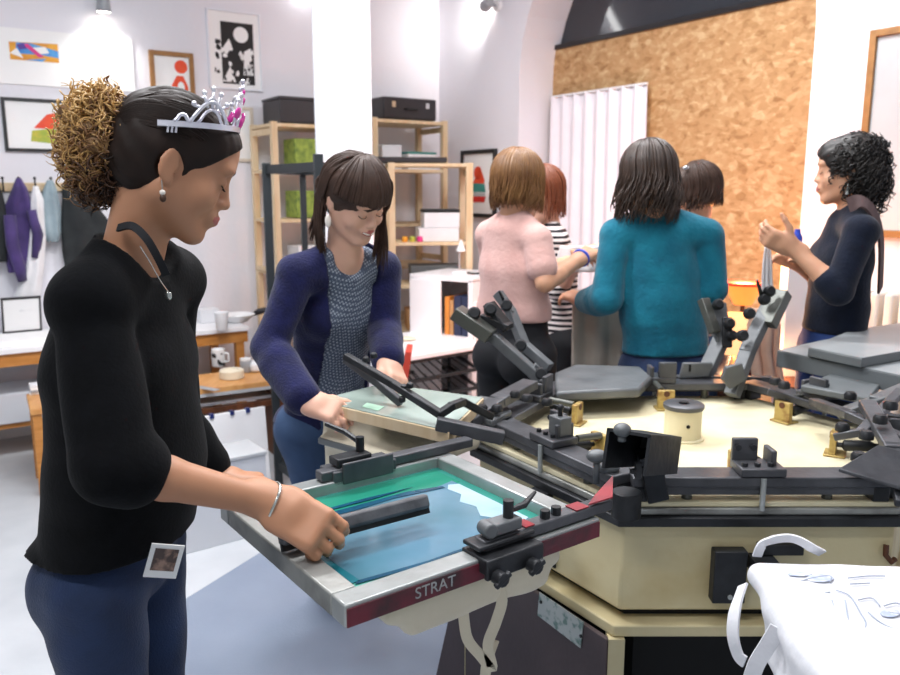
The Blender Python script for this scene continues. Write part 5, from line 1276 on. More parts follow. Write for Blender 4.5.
def tubes(root, name, paths, m, n=5):
    mb = MB()
    for pts, r in paths:
        N = len(pts); mb.tube(pts, [r * (1 - .85 * (i/(N-1))**3) * (.55 if i == 0 else 1) for i in range(N)], n)
    return obj(name, mb, m, root, smooth=180)
def fall_strands(H, n, length, seed=0, az=(60, 300), r=.0045, out=.0, g=.010, part=.0, wave=.006, curl_in=.0, backdir=None, th1=95, start=5, ell=(.074, .094, .083), keep=None):
    """strands laid over the skull from the parting, then falling straight down"""
    rr = random.Random(seed); out_ = []
    for _ in range(n):
        a = math.radians(rr.uniform(*az)); pts = []; gg = g + rr.uniform(0, .007)
        for i in range(7):
            th = math.radians(start + (th1 - start) * i / 6); x = math.sin(th) * math.sin(a); y = math.sin(th) * math.cos(a); z = math.cos(th)
            pts.append(H.p((ell[0] + gg) * x + part * (1 - i/6), -.014 + (ell[1] + gg) * y, .036 + (ell[2] + gg) * z))
        L = length * rr.uniform(.82, 1.05); p = pts[-1]; ph = rr.uniform(0, 6); dirx = (p - H.c); dirx.z = 0; dirx.normalize(); m = 6
        for i in range(1, m + 1):
            q = i / m; off = dirx * (out * q - curl_in * q * q) + Vector((math.sin(ph + q * 5), math.cos(ph + q * 4), 0)) * wave * q
            if backdir is not None: off += Vector(backdir) * q
            pts.append(p + Vector((0, 0, -L * q)) + off)
        out_.append((pts, r * rr.uniform(.7, 1.2)))
    return out_
def curls(roots, seed, turns=3, rad=.010, r=.0022, step=14):
    rr = random.Random(seed); out = []
    for a, b in roots:
        a, b = Vector(a), Vector(b); d = (b - a); L = d.length; d.normalize(); s = d.orthogonal().normalized(); u = d.cross(s); ph = rr.uniform(0, 6); T = turns * rr.uniform(.7, 1.3); R_ = rad * rr.uniform(.6, 1.3); pts = []
        bend = Vector((rr.uniform(-1, 1), rr.uniform(-1, 1), rr.uniform(-1, .3))) * L * .18
        N = int(step * T / 2) + 4
        for i in range(N):
            q = i / (N-1); w = min(1, q * 3); an = ph + q * T * 2*math.pi
            pts.append(a + d * L * q + bend * q * (1 - q) * 4 * .5 + (s * math.cos(an) + u * math.sin(an)) * R_ * w)
        out.append((pts, r * rr.uniform(.7, 1.3)))
    return out
def plane_cut(z0=None, z1=None, fn=None):
    def f(P, D):
        if z0 is not None: D = np.maximum(D, z0 - P[..., 2])
        if z1 is not None: D = np.maximum(D, P[..., 2] - z1)
        return D
    return f
def trousers(root, b, m, g=.010, zt=.98, res=.008, amp=.002, hips=1.0, waist=1.0, name='trousers', bust=0):
    s = SDF(res); J = b.J; h = b.h
    s.cap(J['pel'] - b.u*.02, J['wa'], (.092*hips)*h + g, .078*waist*h + g, .012, sx=1.42, axis=b.r)
    for q in (-1, 1): s.ell(J['pel'] + (b.r * q * .068 - b.f * .050*hips - b.u * .045) * h, (.074*h + g, .072*h + g, .080*h + g), Matrix((b.r, b.f, b.u)).transposed(), .015)
    legs(s, b, g)
    s.post(plane_cut(.06, zt)); s.post(lambda P, D: D + folds(P, amp, 40, 4))
    o = sdf_obj(name, s, m, root)
    s2 = SDF(.008); feet(s2, b, .004); s2.post(plane_cut(None, .11)); sdf_obj('shoes', s2, 'shoe_dark', root)
    return o
def face_cut(H): pass
# ================================================================== woman with the tiara (nearest, left)
def woman_tiara():
    hc = PY(172, 166, 1.30); H = Head(hc, 23, 25, 0, .93)
    tx = PY(112, 400, 1.31); px_ = PY(98, 545, 1.31)
    b = Person((px_.x, px_.y), 0, .93)
    b.f, b.r = yawv(-4); J = b.J
    def Q(px, py, Y): return PY(px, py, Y)
    J['pel'] = Q(117, 548, 1.31); J['wa'] = Q(128, 465, 1.31); J['ch'] = Q(124, 366, 1.31); J['uc'] = Q(121, 298, 1.31); J['nb'] = Q(130, 252, 1.305)
    J['shR'] = Q(92, 303, 1.18); J['shL'] = Q(167, 282, 1.45)
    J['hipR'] = J['pel'] + b.r*.085 - b.u*.03; J['hipL'] = J['pel'] - b.r*.085 - b.u*.03
    J['knR'] = Vector((J['hipR'].x + .01, J['hipR'].y - .0, .46)); J['knL'] = Vector((J['hipL'].x + .0, J['hipL'].y, .46))
    J['anR'] = Vector((J['hipR'].x - .02, J['hipR'].y, .08)); J['anL'] = Vector((J['hipL'].x + .04, J['hipL'].y, .08))
    J['elR'] = Q(114, 466, 1.10); J['wrR'] = PY(272, 503, 1.20)
    J['elL'] = Q(170, 425, 1.47); J['wrL'] = PZ(214, 478, .955)
    root = thing('person', 'woman in a black jumper and jeans wearing a toy tiara, holding the squeegee', 'person', (J['pel'].x, J['pel'].y, 0))
    hd = Vector((.84, -.22, -.42))
    handsR = dict(w=J['wrR'], d=hd, n=(-.10, .72, -.68), th=(.5, .6, .6), curl=(.55, .85, .6), k=1.0, thumb=(.95, .25, .55), spread=.16)
    handsL = dict(w=J['wrL'], d=(.95, .10, -.10), n=(.1, -.2, -1), th=(.1, -1, 0), curl=(.25, .5, .4), k=.95, thumb=(.9, .4, .1))
    body(root, b, H, 'skin_tan', [handsR, handsL], res=.0036)
    face_bits(root, H, 'hair_dark')
    # jumper
    s = SDF(.006); torso(s, b, .029, hips=1.0, waist=1.12, k=.04, gw=.008)
    arm_prims(s, b, 'R', .018, fore=.10, gl=.010, k=.02); arm_prims(s, b, 'L', .020, fore=.75, gl=.006, k=.02)
    s.cap(J['pel'] - b.u*.02, J['wa'], .108, .112, .012, sx=1.2, axis=b.r)
    nbp = J['nb']
    s.ell(nbp + b.f*.045 + b.u*.05, (.085, .085, .085), None, .012, sub=True)
    s.cap(nbp + b.f * .02 + b.u*.10, nbp + b.f*.115 - b.u*.03, .06, .035, .01, sub=True)
    hz = J['pel'].z + .03
    def post(P, D):
        D = D + folds(P, .0045, 20, 21, (.3, .3, .6)); 
        hem = hz + .0 * P[..., 0]
        return np.maximum(D, hem - P[..., 2])
    s.post(post); sdf_obj('jumper', s, 'knit_black', root, smooth=2)
    # bra strap / vest edge
    pts = spline([Q(118, 228, 1.24), Q(132, 226, 1.21), Q(146, 238, 1.20), Q(158, 258, 1.205), Q(166, 275, 1.22)], 6)
    obj('vest_strap', ribbon(pts, .012, (.2, -1, .4), th=.002), 'trouser_black', root)
    trousers(root, b, 'denim_navy', .008, J['pel'].z + .06, .006, hips=.95)
    # back pocket stitching
    def onj(px, py): 
        return PY(px, py, 1.195)
    # badge
    p = PY(164, 561, 1.17)
    Rb = Matrix.Rotation(math.radians(18), 3, 'Y') @ Matrix.Rotation(math.radians(25), 3, 'Z')
    bg_ = thing('photo_badge', 'small white bordered photo card hanging from the hem of the black jumper', 'badge', p)
    obj('card', MB().box(p, (.05, .003, .058), Rb), 'paper', bg_); obj('photo_print', MB().box(p + Rb @ Vector((0, -.002, .003)), (.036, .001, .038), Rb), mat('photo_print', '4b3a36', .4, c2='a08070', vscale=55, thr=(.45, .6)), bg_)
    # hair
    def ex(s):
        s.cap(H.p(0, -.055, -.005), H.p(0, -.108, -.012), .036, .022, .02); 
    hr = hair_cap(root, H, 'hair_dark', .007, .004, True, ex, line=(.033, .80), amp=.0006)
    pb = H.p(0, -.110, -.012)                     # base of the ponytail
    obj('hair_tie', MB().tube([pb + Vector((math.cos(a) * .004, math.sin(a) * .026, math.cos(a) * .026)) for a in [2*math.pi*i/16 for i in range(16)]], .007, 8, closed=True), 'trouser_black', root)
    rr = random.Random(3); cen = PY(92, 150, 1.30); groups = {'hair_dark': [], 'hair_blonde_brown': [], 'hair_blonde': []}
    if 'hair_blonde' not in M: mk('hair_blonde', 'cfa868', .45, c2='a67a42', vscale=20)
    if 'hair_auburn' not in M: mk('hair_auburn', '5a3820', .45, c2='3c2416', vscale=20)
    paths = {'hair_dark': [], 'hair_auburn': [], 'hair_blonde_brown': [], 'hair_blonde': []}
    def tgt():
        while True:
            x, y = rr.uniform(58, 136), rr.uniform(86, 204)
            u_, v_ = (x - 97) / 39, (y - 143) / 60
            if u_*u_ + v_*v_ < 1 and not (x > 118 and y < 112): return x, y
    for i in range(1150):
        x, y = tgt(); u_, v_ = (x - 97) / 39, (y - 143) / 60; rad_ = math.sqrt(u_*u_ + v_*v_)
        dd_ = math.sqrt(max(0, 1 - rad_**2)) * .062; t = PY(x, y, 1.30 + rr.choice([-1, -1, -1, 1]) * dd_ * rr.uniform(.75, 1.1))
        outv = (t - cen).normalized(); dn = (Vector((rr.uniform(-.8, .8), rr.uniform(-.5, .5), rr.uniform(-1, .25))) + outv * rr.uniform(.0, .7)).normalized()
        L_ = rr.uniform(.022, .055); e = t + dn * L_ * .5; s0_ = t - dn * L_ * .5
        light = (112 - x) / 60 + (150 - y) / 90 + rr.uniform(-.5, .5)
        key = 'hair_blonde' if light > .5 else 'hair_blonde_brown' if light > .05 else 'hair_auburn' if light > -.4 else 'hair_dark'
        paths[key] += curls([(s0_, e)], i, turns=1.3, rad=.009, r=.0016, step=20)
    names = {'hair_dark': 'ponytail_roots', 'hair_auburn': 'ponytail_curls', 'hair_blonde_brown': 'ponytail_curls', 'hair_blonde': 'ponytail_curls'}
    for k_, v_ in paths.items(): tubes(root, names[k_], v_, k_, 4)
    if 'hair_ombre' not in M: mk('hair_ombre', '4a2f1b', .6, c2='a87f4c', vscale=14, thr=(.42, .62), bump=.4, bscale=90)
    s = SDF(.005); s.ell(PY(92, 132, 1.30), (.042, .050, .052), None, .02); s.ell(PY(102, 166, 1.30), (.042, .048, .058), None, .02); s.cap(pb, PY(112, 145, 1.30), .030, .034, .03); s.post(lambda P, D: D + folds(P, .006, 120, 8)); sdf_obj('ponytail_mass', s, 'hair_ombre', root)
    # tendril wisps over cap
    w_ = []
    for i in range(300):
        ph = math.radians(rr.uniform(-118, 118)); lift = rr.uniform(0, 1); D0 = Vector((math.sin(ph), math.cos(ph) * .95, .55 - .45 * abs(math.sin(ph)) + lift * .5)).normalized(); D1 = Vector((0, -1, -.38)).normalized(); pts = []
        for k in range(8):
            q = k / 7; D_ = D0.lerp(D1, q); D_ = (D_ + Vector((0, 0, .5 * math.sin(math.pi * q) * (1 - abs(math.sin(ph)) * .8)))).normalized(); g_ = .0068
            if D_.y > .80 * D_.z + .33: continue
            pts.append(H.p((.074 + g_) * D_.x, -.014 + (.094 + g_) * D_.y, .036 + (.083 + g_) * D_.z))
        if len(pts) > 3: w_.append((spline(pts, 3), .0016))
    tubes(root, 'combed_strands', w_, 'hair_dark', 4)
    # earring, necklace
    e = H.p(.082, -.004, -.046); er = thing('earring', 'pearl drop earring hanging from the ear of the woman with the tiara', 'earring', e)
    d0 = Vector((0, 0, -1)); obj('ear_wire', MB().tube([e + Vector((0, 0, .014)), e], .0008, 6), 'silver', er); obj('pearl', MB().ball(e + d0*.004, .0045, 10), 'pearl', er, smooth=180); obj('bead', MB().ball(e + d0*.0125, .005, 10, (1, 1, 1.2)), 'hair_auburn', er, smooth=180)
    pts = [Q(140, 246, 1.20), Q(150, 262, 1.215), Q(160, 280, 1.235), Q(169, 293, 1.255)]
    nk = thing('necklace', 'fine silver necklace with a small pendant on the black neckline', 'necklace', pts[-1]); obj('chain', MB().tube(spline(pts, 6), .0009, 5), 'silver', nk); obj('pendant', MB().ball(pts[-1] - Vector((0, .004, .004)), .006, 8, (1, .5, 1.2)), 'silver', nk, smooth=180)
    # bracelet
    a_ = (J['wrR'] - J['elR']).normalized(); c_ = J['wrR'] - a_ * .004; s1 = a_.orthogonal().normalized(); s2 = a_.cross(s1)
    br = tag(obj('bracelet', MB().tube([c_ + (s1 * math.cos(q) + s2 * math.sin(q)) * .0325 + a_ * .004 * math.sin(2*q) for q in [2*math.pi*i/36 for i in range(36)]], .0026, 8, closed=True), 'silver', smooth=180), 'thin silver bracelet on the wrist holding the squeegee', 'bracelet')
    # tiara
    ti = thing('tiara', 'toy tiara of silver plastic with pink gems on her dark hair', 'tiara', H.p(0, .03, .12))
    def band(q, up=0, o=0): # q -1..1 round the front of the skull
        a = q * 1.75; y = -.030 + (.108 + o) * math.cos(a); up *= 1.3 if up > .01 else 1; return H.p((.087 + o) * math.sin(a), y - .30 * up, .104 - .44 * (.078 - y) + .95 * up)
    pts = [band(q/20) for q in range(-20, 21)]
    obj('band', ribbon(pts, .0085, lambda t: H.R @ Vector((math.sin((t*2-1)*1.75), math.cos((t*2-1)*1.75), .2)), th=.0022), 'tiara_silver', ti)
    mbb = MB()
    def flush():
        nonlocal mbb
        obj('filigree_arch', mbb, 'tiara_silver', ti, smooth=180); mbb = MB()
    def loop(q0, q1, h, r=.0026, n=10):
        mbb.tube([band(q0 + (q1 - q0) * i / n, .004 + h * math.sin(math.pi * i / n)) for i in range(n + 1)], r, 6)
    for s_ in (-1, 1):
        loop(s_*.40, s_*.76, .026, .0032); loop(s_*.46, s_*.70, .016, .0024); loop(s_*.76, s_*.88, .008, .003)
        for q, h in ((.42, .026), (.50, .038), (.58, .044), (.66, .038), (.74, .024)):
            mbb.tube([band(s_*.58 + (s_*q - s_*.58)*.5, .022), band(s_*q, h)], .0024, 6); mbb.ball(band(s_*q, h + .002), .0042, 6)
        mbb.tube([band(s_*.53, .029), band(s_*.58, .036), band(s_*.63, .029)], .0022, 6)
        flush()
        for q in (.86, .89, .92): obj('comb_tooth', MB().tube([band(s_*q, -.003), band(s_*q, -.014)], .0018, 6), 'tiara_silver', ti)
    loop(-.22, .22, .034); loop(-.14, .14, .022, .002); loop(-.30, -.10, .042, .002); loop(.10, .30, .042, .002)
    for q, h in ((0, .062), (-.07, .052), (.07, .052), (-.15, .042), (.15, .042), (.24, .034), (-.24, .034)): mbb.tube([band(q * .6, .02), band(q, h)], .0022, 6); mbb.ball(band(q, h + .003), .0042, 6)
    flush()
    for q, h, r in ((.26, .020, .0085), (-.26, .020, .0085), (0, .014, .011), (0, .038, .007), (.11, .048, .005), (-.11, .048, .005), (.14, .010, .008), (-.14, .010, .008)):
        obj('gem', MB().ball(band(q, h, .002), r, 8, (1, .5, 1.2), H.R @ Matrix.Rotation(-q * 1.75, 3, 'Z')), 'tiara_pink', ti, smooth=20)
    return b, H
WT = woman_tiara()
# ================================================================== dark haired woman in navy cardigan
def woman_cardigan():
    Y0 = 2.12
    hc = PY(354, 200, 2.24); H = Head(hc, -42, 30, 6, .93)
    b = Person((0, 0), 0, .99); b.f, b.r = yawv(-48); J = b.J
    Q = PY
    J['pel'] = Q(325, 414, 2.50); J['wa'] = Q(332, 368, 2.45); J['ch'] = Q(337, 314, 2.37); J['uc'] = Q(340, 270, 2.32); J['nb'] = Q(344, 250, 2.30)
    J['shR'] = Q(297, 274, 2.22); J['shL'] = Q(383, 268, 2.43)
    J['hipR'] = J['pel'] + b.r*.085 - b.u*.03; J['hipL'] = J['pel'] - b.r*.085 - b.u*.03
    fR = PZ(330, 602, 0); fL = PZ(352, 592, 0); J['anR'] = fR + Vector((0, 0, .08)); J['anL'] = fL + Vector((0, 0, .08)); J['knR'] = J['hipR'].lerp(J['anR'], .5) + b.f * .04; J['knL'] = J['hipL'].lerp(J['anL'], .5) + b.f * .04
    J['elR'] = Q(270, 348, 2.15); J['wrR'] = Q(306, 401, 1.99)
    J['elL'] = Q(384, 330, 2.36); J['wrL'] = Q(388, 362, 2.20)
    root = thing('person', 'smiling woman in a navy cardigan over a dotted top, gripping the wooden screen', 'person', (J['pel'].x, J['pel'].y, 0))
    hR = dict(w=J['wrR'], d=PY(336, 412, 1.97) - J['wrR'], n=(.1, .5, -.8), th=(.3, .7, .5), curl=(.35, .6, .5), k=.95, thumb=(.9, .5, .2))
    hL = dict(w=J['wrL'], d=PY(399, 383, 2.12) - J['wrL'], n=(-.6, .2, -.7), th=(-.7, -.6, .2), curl=(.3, .55, .5), k=.95, thumb=(.9, .5, .2))
    body(root, b, H, 'skin_fair', [hR, hL], res=.0048, smile=1)
    face_bits(root, H, 'hair_brown')
    obj('teeth', MB().tube(spline([H.p(-.021, .0945, -.052), H.p(0, .1025, -.0568), H.p(.021, .0945, -.052)], 5), .0032, 6), 'teeth', root, smooth=180)
    # dotted top
    md = bpy.data.materials.new('dotted_jersey'); md.use_nodes = True; nt = md.node_tree; bs = nt.nodes['Principled BSDF']; bs.inputs['Roughness'].default_value = .85
    tc = _n(nt, 'ShaderNodeTexCoord'); mp = _n(nt, 'ShaderNodeMapping'); mp.inputs['Rotation'].default_value = (0, .6, .785); mp.inputs['Scale'].default_value = (120, 120, 120)
    v = _n(nt, 'ShaderNodeTexVoronoi'); v.inputs['Randomness'].default_value = 0; v.inputs['Scale'].default_value = 1
    nt.links.new(tc.outputs['Object'], mp.inputs[0]); nt.links.new(mp.outputs[0], v.inputs['Vector'])
    crr = _n(nt, 'ShaderNodeValToRGB'); crr.color_ramp.elements[0].position = .34; crr.color_ramp.elements[0].color = rgb('a3acb9'); crr.color_ramp.elements[1].position = .44; crr.color_ramp.elements[1].color = rgb('4d586c')
    nt.links.new(v.outputs['Distance'], crr.inputs[0]); nt.links.new(crr.outputs[0], bs.inputs['Base Color'])
    s = SDF(.006); torso(s, b, .006, k=.03)
    nb = J['nb']
    s.ell(nb + b.f*.075 - b.u*.005, (.072, .072, .085), None, .01, sub=True); s.ell(nb + b.f*.03 + b.u*.04, (.075, .075, .06), None, .01, sub=True)
    hz = J['pel'].z + .02
    s.post(lambda P, D: np.maximum(D + folds(P, .0025, 35, 31, (.1, .1, 1)), hz - P[..., 2])); sdf_obj('dotted_top', s, md, root, smooth=1)
    # cardigan: open front
    s = SDF(.006); torso(s, b, .014, k=.03); arm_prims(s, b, 'R', .011, fore=.92, gl=.005, k=.03, rw=.031); arm_prims(s, b, 'L', .011, fore=.92, gl=.005, k=.03, rw=.031)
    s.ell(nb + b.f*.05 + b.u*.03, (.085, .085, .09), None, .01, sub=True)
    pz0 = J['pel'].z; uz0 = J['uc'].z; C_ = V3(J['ch']); rv = V3(b.r); fv = V3(b.f); hz2 = J['pel'].z - .02
    def post(P, D):
        tt_ = (P[..., 2:3] - pz0) / (uz0 - pz0); Q_ = P - (V3(J['pel']) + tt_ * V3(J['uc'] - J['pel'])); x = Q_ @ rv; y = Q_ @ fv
        D = D + folds(P, .003, 30, 41, (.2, .2, .6))
        near = np.full(D.shape, 9., np.float32)
        for q in 'RL':
            A_ = V3(J['el'+q]); B_ = V3(J['wr'+q]); ab = B_ - A_; tq = np.clip(((P - A_) @ ab) / float(ab @ ab), 0, 1); near = np.minimum(near, np.linalg.norm(P - A_ - tq[..., None] * ab, axis=-1)); A_ = V3(J['sh'+q]); B_ = V3(J['el'+q]); ab = B_ - A_; tq = np.clip(((P - A_) @ ab) / float(ab @ ab), 0, 1); near = np.minimum(near, np.linalg.norm(P - A_ - tq[..., None] * ab, axis=-1) + .0)
        D = np.maximum(D, np.minimum(-np.maximum(np.abs(x + .01) - .088, .005 - y), near - .052))
        return np.maximum(D, hz2 - P[..., 2])
    s.post(post); sdf_obj('cardigan', s, 'knit_navy', root, smooth=1)
    trousers(root, b, 'denim_mid', .010, J['pel'].z + .06, .008)
    for o_ in [c for c in COL.objects if c.parent == root and c.name.startswith('shoes')]: o_.data.materials[0] = M['navy_blue']
    # hair: cap with fringe, side locks, low ponytail
    def ex(s):
        s.ell(H.p(0, .060, .075), (.064, .040, .042), H.R, .02)
    hair_cap(root, H, 'hair_brown', .010, .005, False, None, line=(.074, 1.1), amp=.001)
    st_ = []
    rr = random.Random(5)
    st_ += fall_strands(H, 420, .012, 77, (-80, 80), .0034, g=.020, th1=83, wave=.002)
    for q in (-1, 1):
        for i in range(70):
            y = rr.uniform(.015, .06) if q < 0 else rr.uniform(-.055, .03); L_ = rr.uniform(.8, 1.1)
            if q > 0: y = rr.uniform(-.065, -.034)
            p0 = H.p(q*.02, y*.6, .128); p1 = H.p(q*.072, y, .085); p2 = H.p(q*.090, y, .01); p3 = H.p(q*.088, y - .004, -.03)
            dn = p3 + Vector((rr.uniform(-.012, .012), rr.uniform(-.01, .01), -.145 * L_)) + H.R.col[0] * (-q * .012)
            st_.append((spline([p0, p1, p2, p3, p3.lerp(dn, .5) + H.R.col[0] * q * .006, dn], 4), .0034))
    for i in range(110):     # back of head falling to the shoulder
        a = rr.uniform(110, 250); st_ += fall_strands(H, 1, .11, 50 + i, (a, a), .0038, wave=.008, g=.012)
    tubes(root, 'hair_strands', st_, 'hair_brown', 5)
    pt = H.p(.01, -.105, .03); ps = []
    for i in range(60):
        e = pt + Vector((-.03 + rr.uniform(-.02, .02), rr.uniform(-.02, .02), -.16 + rr.uniform(-.03, .03))); ps.append((spline([pt + Vector((rr.uniform(-.01, .01), 0, .01)), pt + Vector((-.035 + rr.uniform(-.015, .015), .0, -.02)), pt.lerp(e, .6) + Vector((-.02, 0, 0)), e + Vector((-.02, -.02, 0))], 4), .0035))
    tubes(root, 'ponytail', ps, 'hair_brown', 5)
    for q, lb in ((1, 'white oval drop earring of the woman in the navy cardigan'),):
        e = H.p(q*.082, -.004, -.036); e = Vector((e.x, e.y - .008, e.z)); er = thing('earring', lb, 'earring', e)
        obj('ear_wire', MB().tube([e + Vector((0, 0, .012)), e + Vector((0, 0, -.004))], .001, 6), 'silver', er); obj('drop', MB().ball(e + Vector((0, 0, -.022)), .018, 12, (.5, .3, .95)), 'pearl', er, smooth=180)
    # towel like cream cuffed tissue under the hand skipped
woman_cardigan()
# ================================================================== group behind the press
def bg_person(label, Y, yaw, pts, head, skin, h=.97, hands=(), res=.007, hips=1.0):
    """pts: dict of joint -> (px, py, Y)"""
    b = Person((0, 0), 0, h); b.f, b.r = yawv(yaw); J = b.J
    for k_, v_ in pts.items(): J[k_] = PY(*v_)
    J['hipR'] = J['pel'] + b.r*.085 - b.u*.03; J['hipL'] = J['pel'] - b.r*.085 - b.u*.03
    for q in 'RL':
        a = J['hip'+q]; J['kn'+q] = Vector((a.x, a.y, .45)); J['an'+q] = Vector((a.x, a.y, .08))
    H = Head(PY(*head[0]), head[1], head[2], 0, h)
    root = thing('person', label, 'person', (J['pel'].x, J['pel'].y, 0))
    for q in 'RL':
        if 'el'+q not in J: J['el'+q] = J['sh'+q] + b.r * (.05 if q == 'R' else -.05) - b.u * .26 - b.f * .02
        if 'wr'+q not in J: J['wr'+q] = J['el'+q] + b.f * .17 - b.u * .10 + b.r * (-.05 if q == 'R' else .05)
    hs = [x(J, b) for x in hands]
    body(root, b, H, skin, hs, res=res)
    return root, b, H
def top_garment(root, b, m, name, g=.010, sl=1.0, hem=None, neck=(.0, .03, .07), fold=.003, seed=1, upper=1.0, low=0, hips=1.0, gl=.004, waist=1.0):
    s = SDF(.007); torso(s, b, g, hips=hips, waist=waist)
    for q in 'RL': arm_prims(s, b, q, g, fore=sl, gl=gl, k=.025, upper=upper)
    s.ell(b.J['nb'] + b.f * neck[1] + b.u * neck[0] + b.u*.045, (neck[2], neck[2], .06), None, .01, sub=True)
    hz = hem if hem is not None else b.J['pel'].z
    s.post(lambda P, D: np.maximum(D + folds(P, fold, 26, seed, (.2, .2, .7)), hz - P[..., 2])); return sdf_obj(name, s, m, root)
def dflt_hand(q, d=None, n=None, th=None, curl=(.4, .5, .4)):
    def f(J, b):
        sg = 1 if q == 'R' else -1
        return dict(w=J['wr'+q], d=d if d is not None else (J['wr'+q] - J['el'+q]), n=n if n is not None else -b.u - b.r*sg*.3, th=th if th is not None else -b.r*sg + b.f*.3, curl=curl, k=.95)
    return f
# pink jumper
r_, b_, H_ = bg_person('woman in a pale pink short sleeved jumper and black trousers seen from behind', 2.85, 42,
    dict(pel=(516, 345, 2.90), wa=(514, 308, 2.90), ch=(512, 266, 2.88), uc=(511, 232, 2.87), nb=(514, 215, 2.87), shR=(537, 240, 2.78), shL=(490, 235, 2.98), elR=(545, 283, 2.72), wrR=(581, 258, 2.92), elL=(500, 290, 3.1), wrL=(560, 265, 3.1)),
    ((519, 186, 2.88), 50, 8), 'skin_mid', h=.97, hands=[dflt_hand('R', curl=(.3, .5, .5)), dflt_hand('L')])
top_garment(r_, b_, 'pink_knit', 'jumper', .012, sl=0, upper=.62, fold=.002, hem=PY(515, 318, 2.9).z, gl=.006, waist=1.25, seed=3, neck=(.01, .0, .06))
trousers(r_, b_, 'trouser_black', .010, b_.J['wa'].z, .009, waist=1.15)
def exh(s): pass
hair_cap(r_, H_, 'hair_blonde_brown', .012, .006, False, line=(.055, .8), low=-.1)
tubes(r_, 'hair_strands', fall_strands(H_, 330, .115, 11, (55, 305), .0040, g=.011, curl_in=.012, wave=.014), 'hair_blonde_brown', 5)
wb_ = b_.J['wrR']; ax_ = (b_.J['wrR'] - b_.J['elR']).normalized(); s1 = ax_.orthogonal().normalized(); s2 = ax_.cross(s1)
tag(obj('wristband', MB().tube([wb_ + (s1*math.cos(q) + s2*math.sin(q)) * .028 for q in [2*math.pi*i/20 for i in range(20)]], .007, 8, closed=True), 'p_blue', smooth=180), 'bright blue wristband on the woman in the pale pink jumper', 'wristband').active_material = mat('band_blue', '2b4fd0', .4)
# woman with red-brown hair behind pink one
r_, b_, H_ = bg_person('red haired woman in a striped top, mostly hidden behind the pink jumper', 3.5, 200,
    dict(pel=(556, 335, 3.55), wa=(556, 305, 3.55), ch=(554, 266, 3.55), uc=(552, 238, 3.55), nb=(549, 223, 3.55), shR=(545, 240, 3.66), shL=(556, 242, 3.42), elL=(558, 290, 3.40), wrL=(578, 262, 3.30), elR=(540, 285, 3.64), wrR=(560, 270, 3.48)),
    ((541, 196, 3.52), 215, 10), 'skin_fair', h=.98, hands=[dflt_hand('L'), dflt_hand('R')])
ms_ = mat('striped_jersey', 'f0e6e2', .85); nt = ms_.node_tree; bs = nt.nodes['Principled BSDF']; tc = _n(nt, 'ShaderNodeTexCoord'); wv = _n(nt, 'ShaderNodeTexWave', bands_direction='Z'); wv.inputs['Scale'].default_value = 13; wv.inputs['Distortion'].default_value = 1; cr_ = _n(nt, 'ShaderNodeValToRGB'); cr_.color_ramp.elements[0].position = .45; cr_.color_ramp.elements[0].color = rgb('17131a'); cr_.color_ramp.elements[1].position = .55; cr_.color_ramp.elements[1].color = rgb('efe4e0')
nt.links.new(tc.outputs['Object'], wv.inputs[0]); nt.links.new(wv.outputs['Fac'], cr_.inputs[0]); nt.links.new(cr_.outputs[0], bs.inputs['Base Color'])
top_garment(r_, b_, ms_, 'striped_top', .010, sl=.1, seed=5); trousers(r_, b_, 'trouser_black', .01, b_.J['pel'].z + .05, .01)
face_bits(r_, H_, 'hair_red')
hair_cap(r_, H_, 'hair_red', .010, .007, False, line=(.03, .8)); tubes(r_, 'hair_strands', fall_strands(H_, 140, .13, 13, (55, 305), .005, g=.012), 'hair_red', 5)
# teal jumper
r_, b_, H_ = bg_person('woman with long dark hair in a teal jumper seen from behind', 2.8, 98,
    dict(pel=(664, 362, 2.86), wa=(663, 320, 2.86), ch=(662, 272, 2.86), uc=(661, 234, 2.86), nb=(656, 216, 2.86), shR=(706, 236, 2.86), shL=(616, 236, 2.86), elL=(606, 298, 2.80), wrL=(586, 301, 2.98), elR=(712, 290, 2.84), wrR=(690, 290, 3.05)),
    ((647, 180, 2.86), 105, 8), 'skin_mid', h=1.0, hands=[dflt_hand('L', d=Vector((-.5, .5, .15))), dflt_hand('R')])
top_garment(r_, b_, 'teal_wool', 'jumper', .016, sl=.95, hem=PY(664, 352, 2.86).z, seed=9, gl=.006, fold=.005, waist=1.22, hips=1.02, neck=(.02, 0, .055))
trousers(r_, b_, 'denim_navy', .010, b_.J['wa'].z - .04, .009)
hair_cap(r_, H_, 'hair_deep', .012, .006, False, line=(.055, .8))
tubes(r_, 'hair_strands', fall_strands(H_, 300, .185, 15, (50, 310), .0044, g=.011, out=.012, wave=.024, curl_in=.01) + fall_strands(H_, 160, .13, 16, (60, 300), .0040, g=.016, out=.016, wave=.022), 'hair_deep', 5)
wt = PY(583, 301, 2.97); tag(obj('wristwatch', MB().tube([wt + Vector((math.cos(q)*.012, math.sin(q)*.012, 0)) + Vector((math.sin(q)*.018, 0, math.cos(q) * .028)) for q in [2*math.pi*i/18 for i in range(18)]], .006, 6, closed=True).box(wt + Vector((-.0, -.03, .0)), (.03, .012, .028)), 'iron_black', smooth=180), 'dark wristwatch on the left wrist of the woman in teal', 'watch')
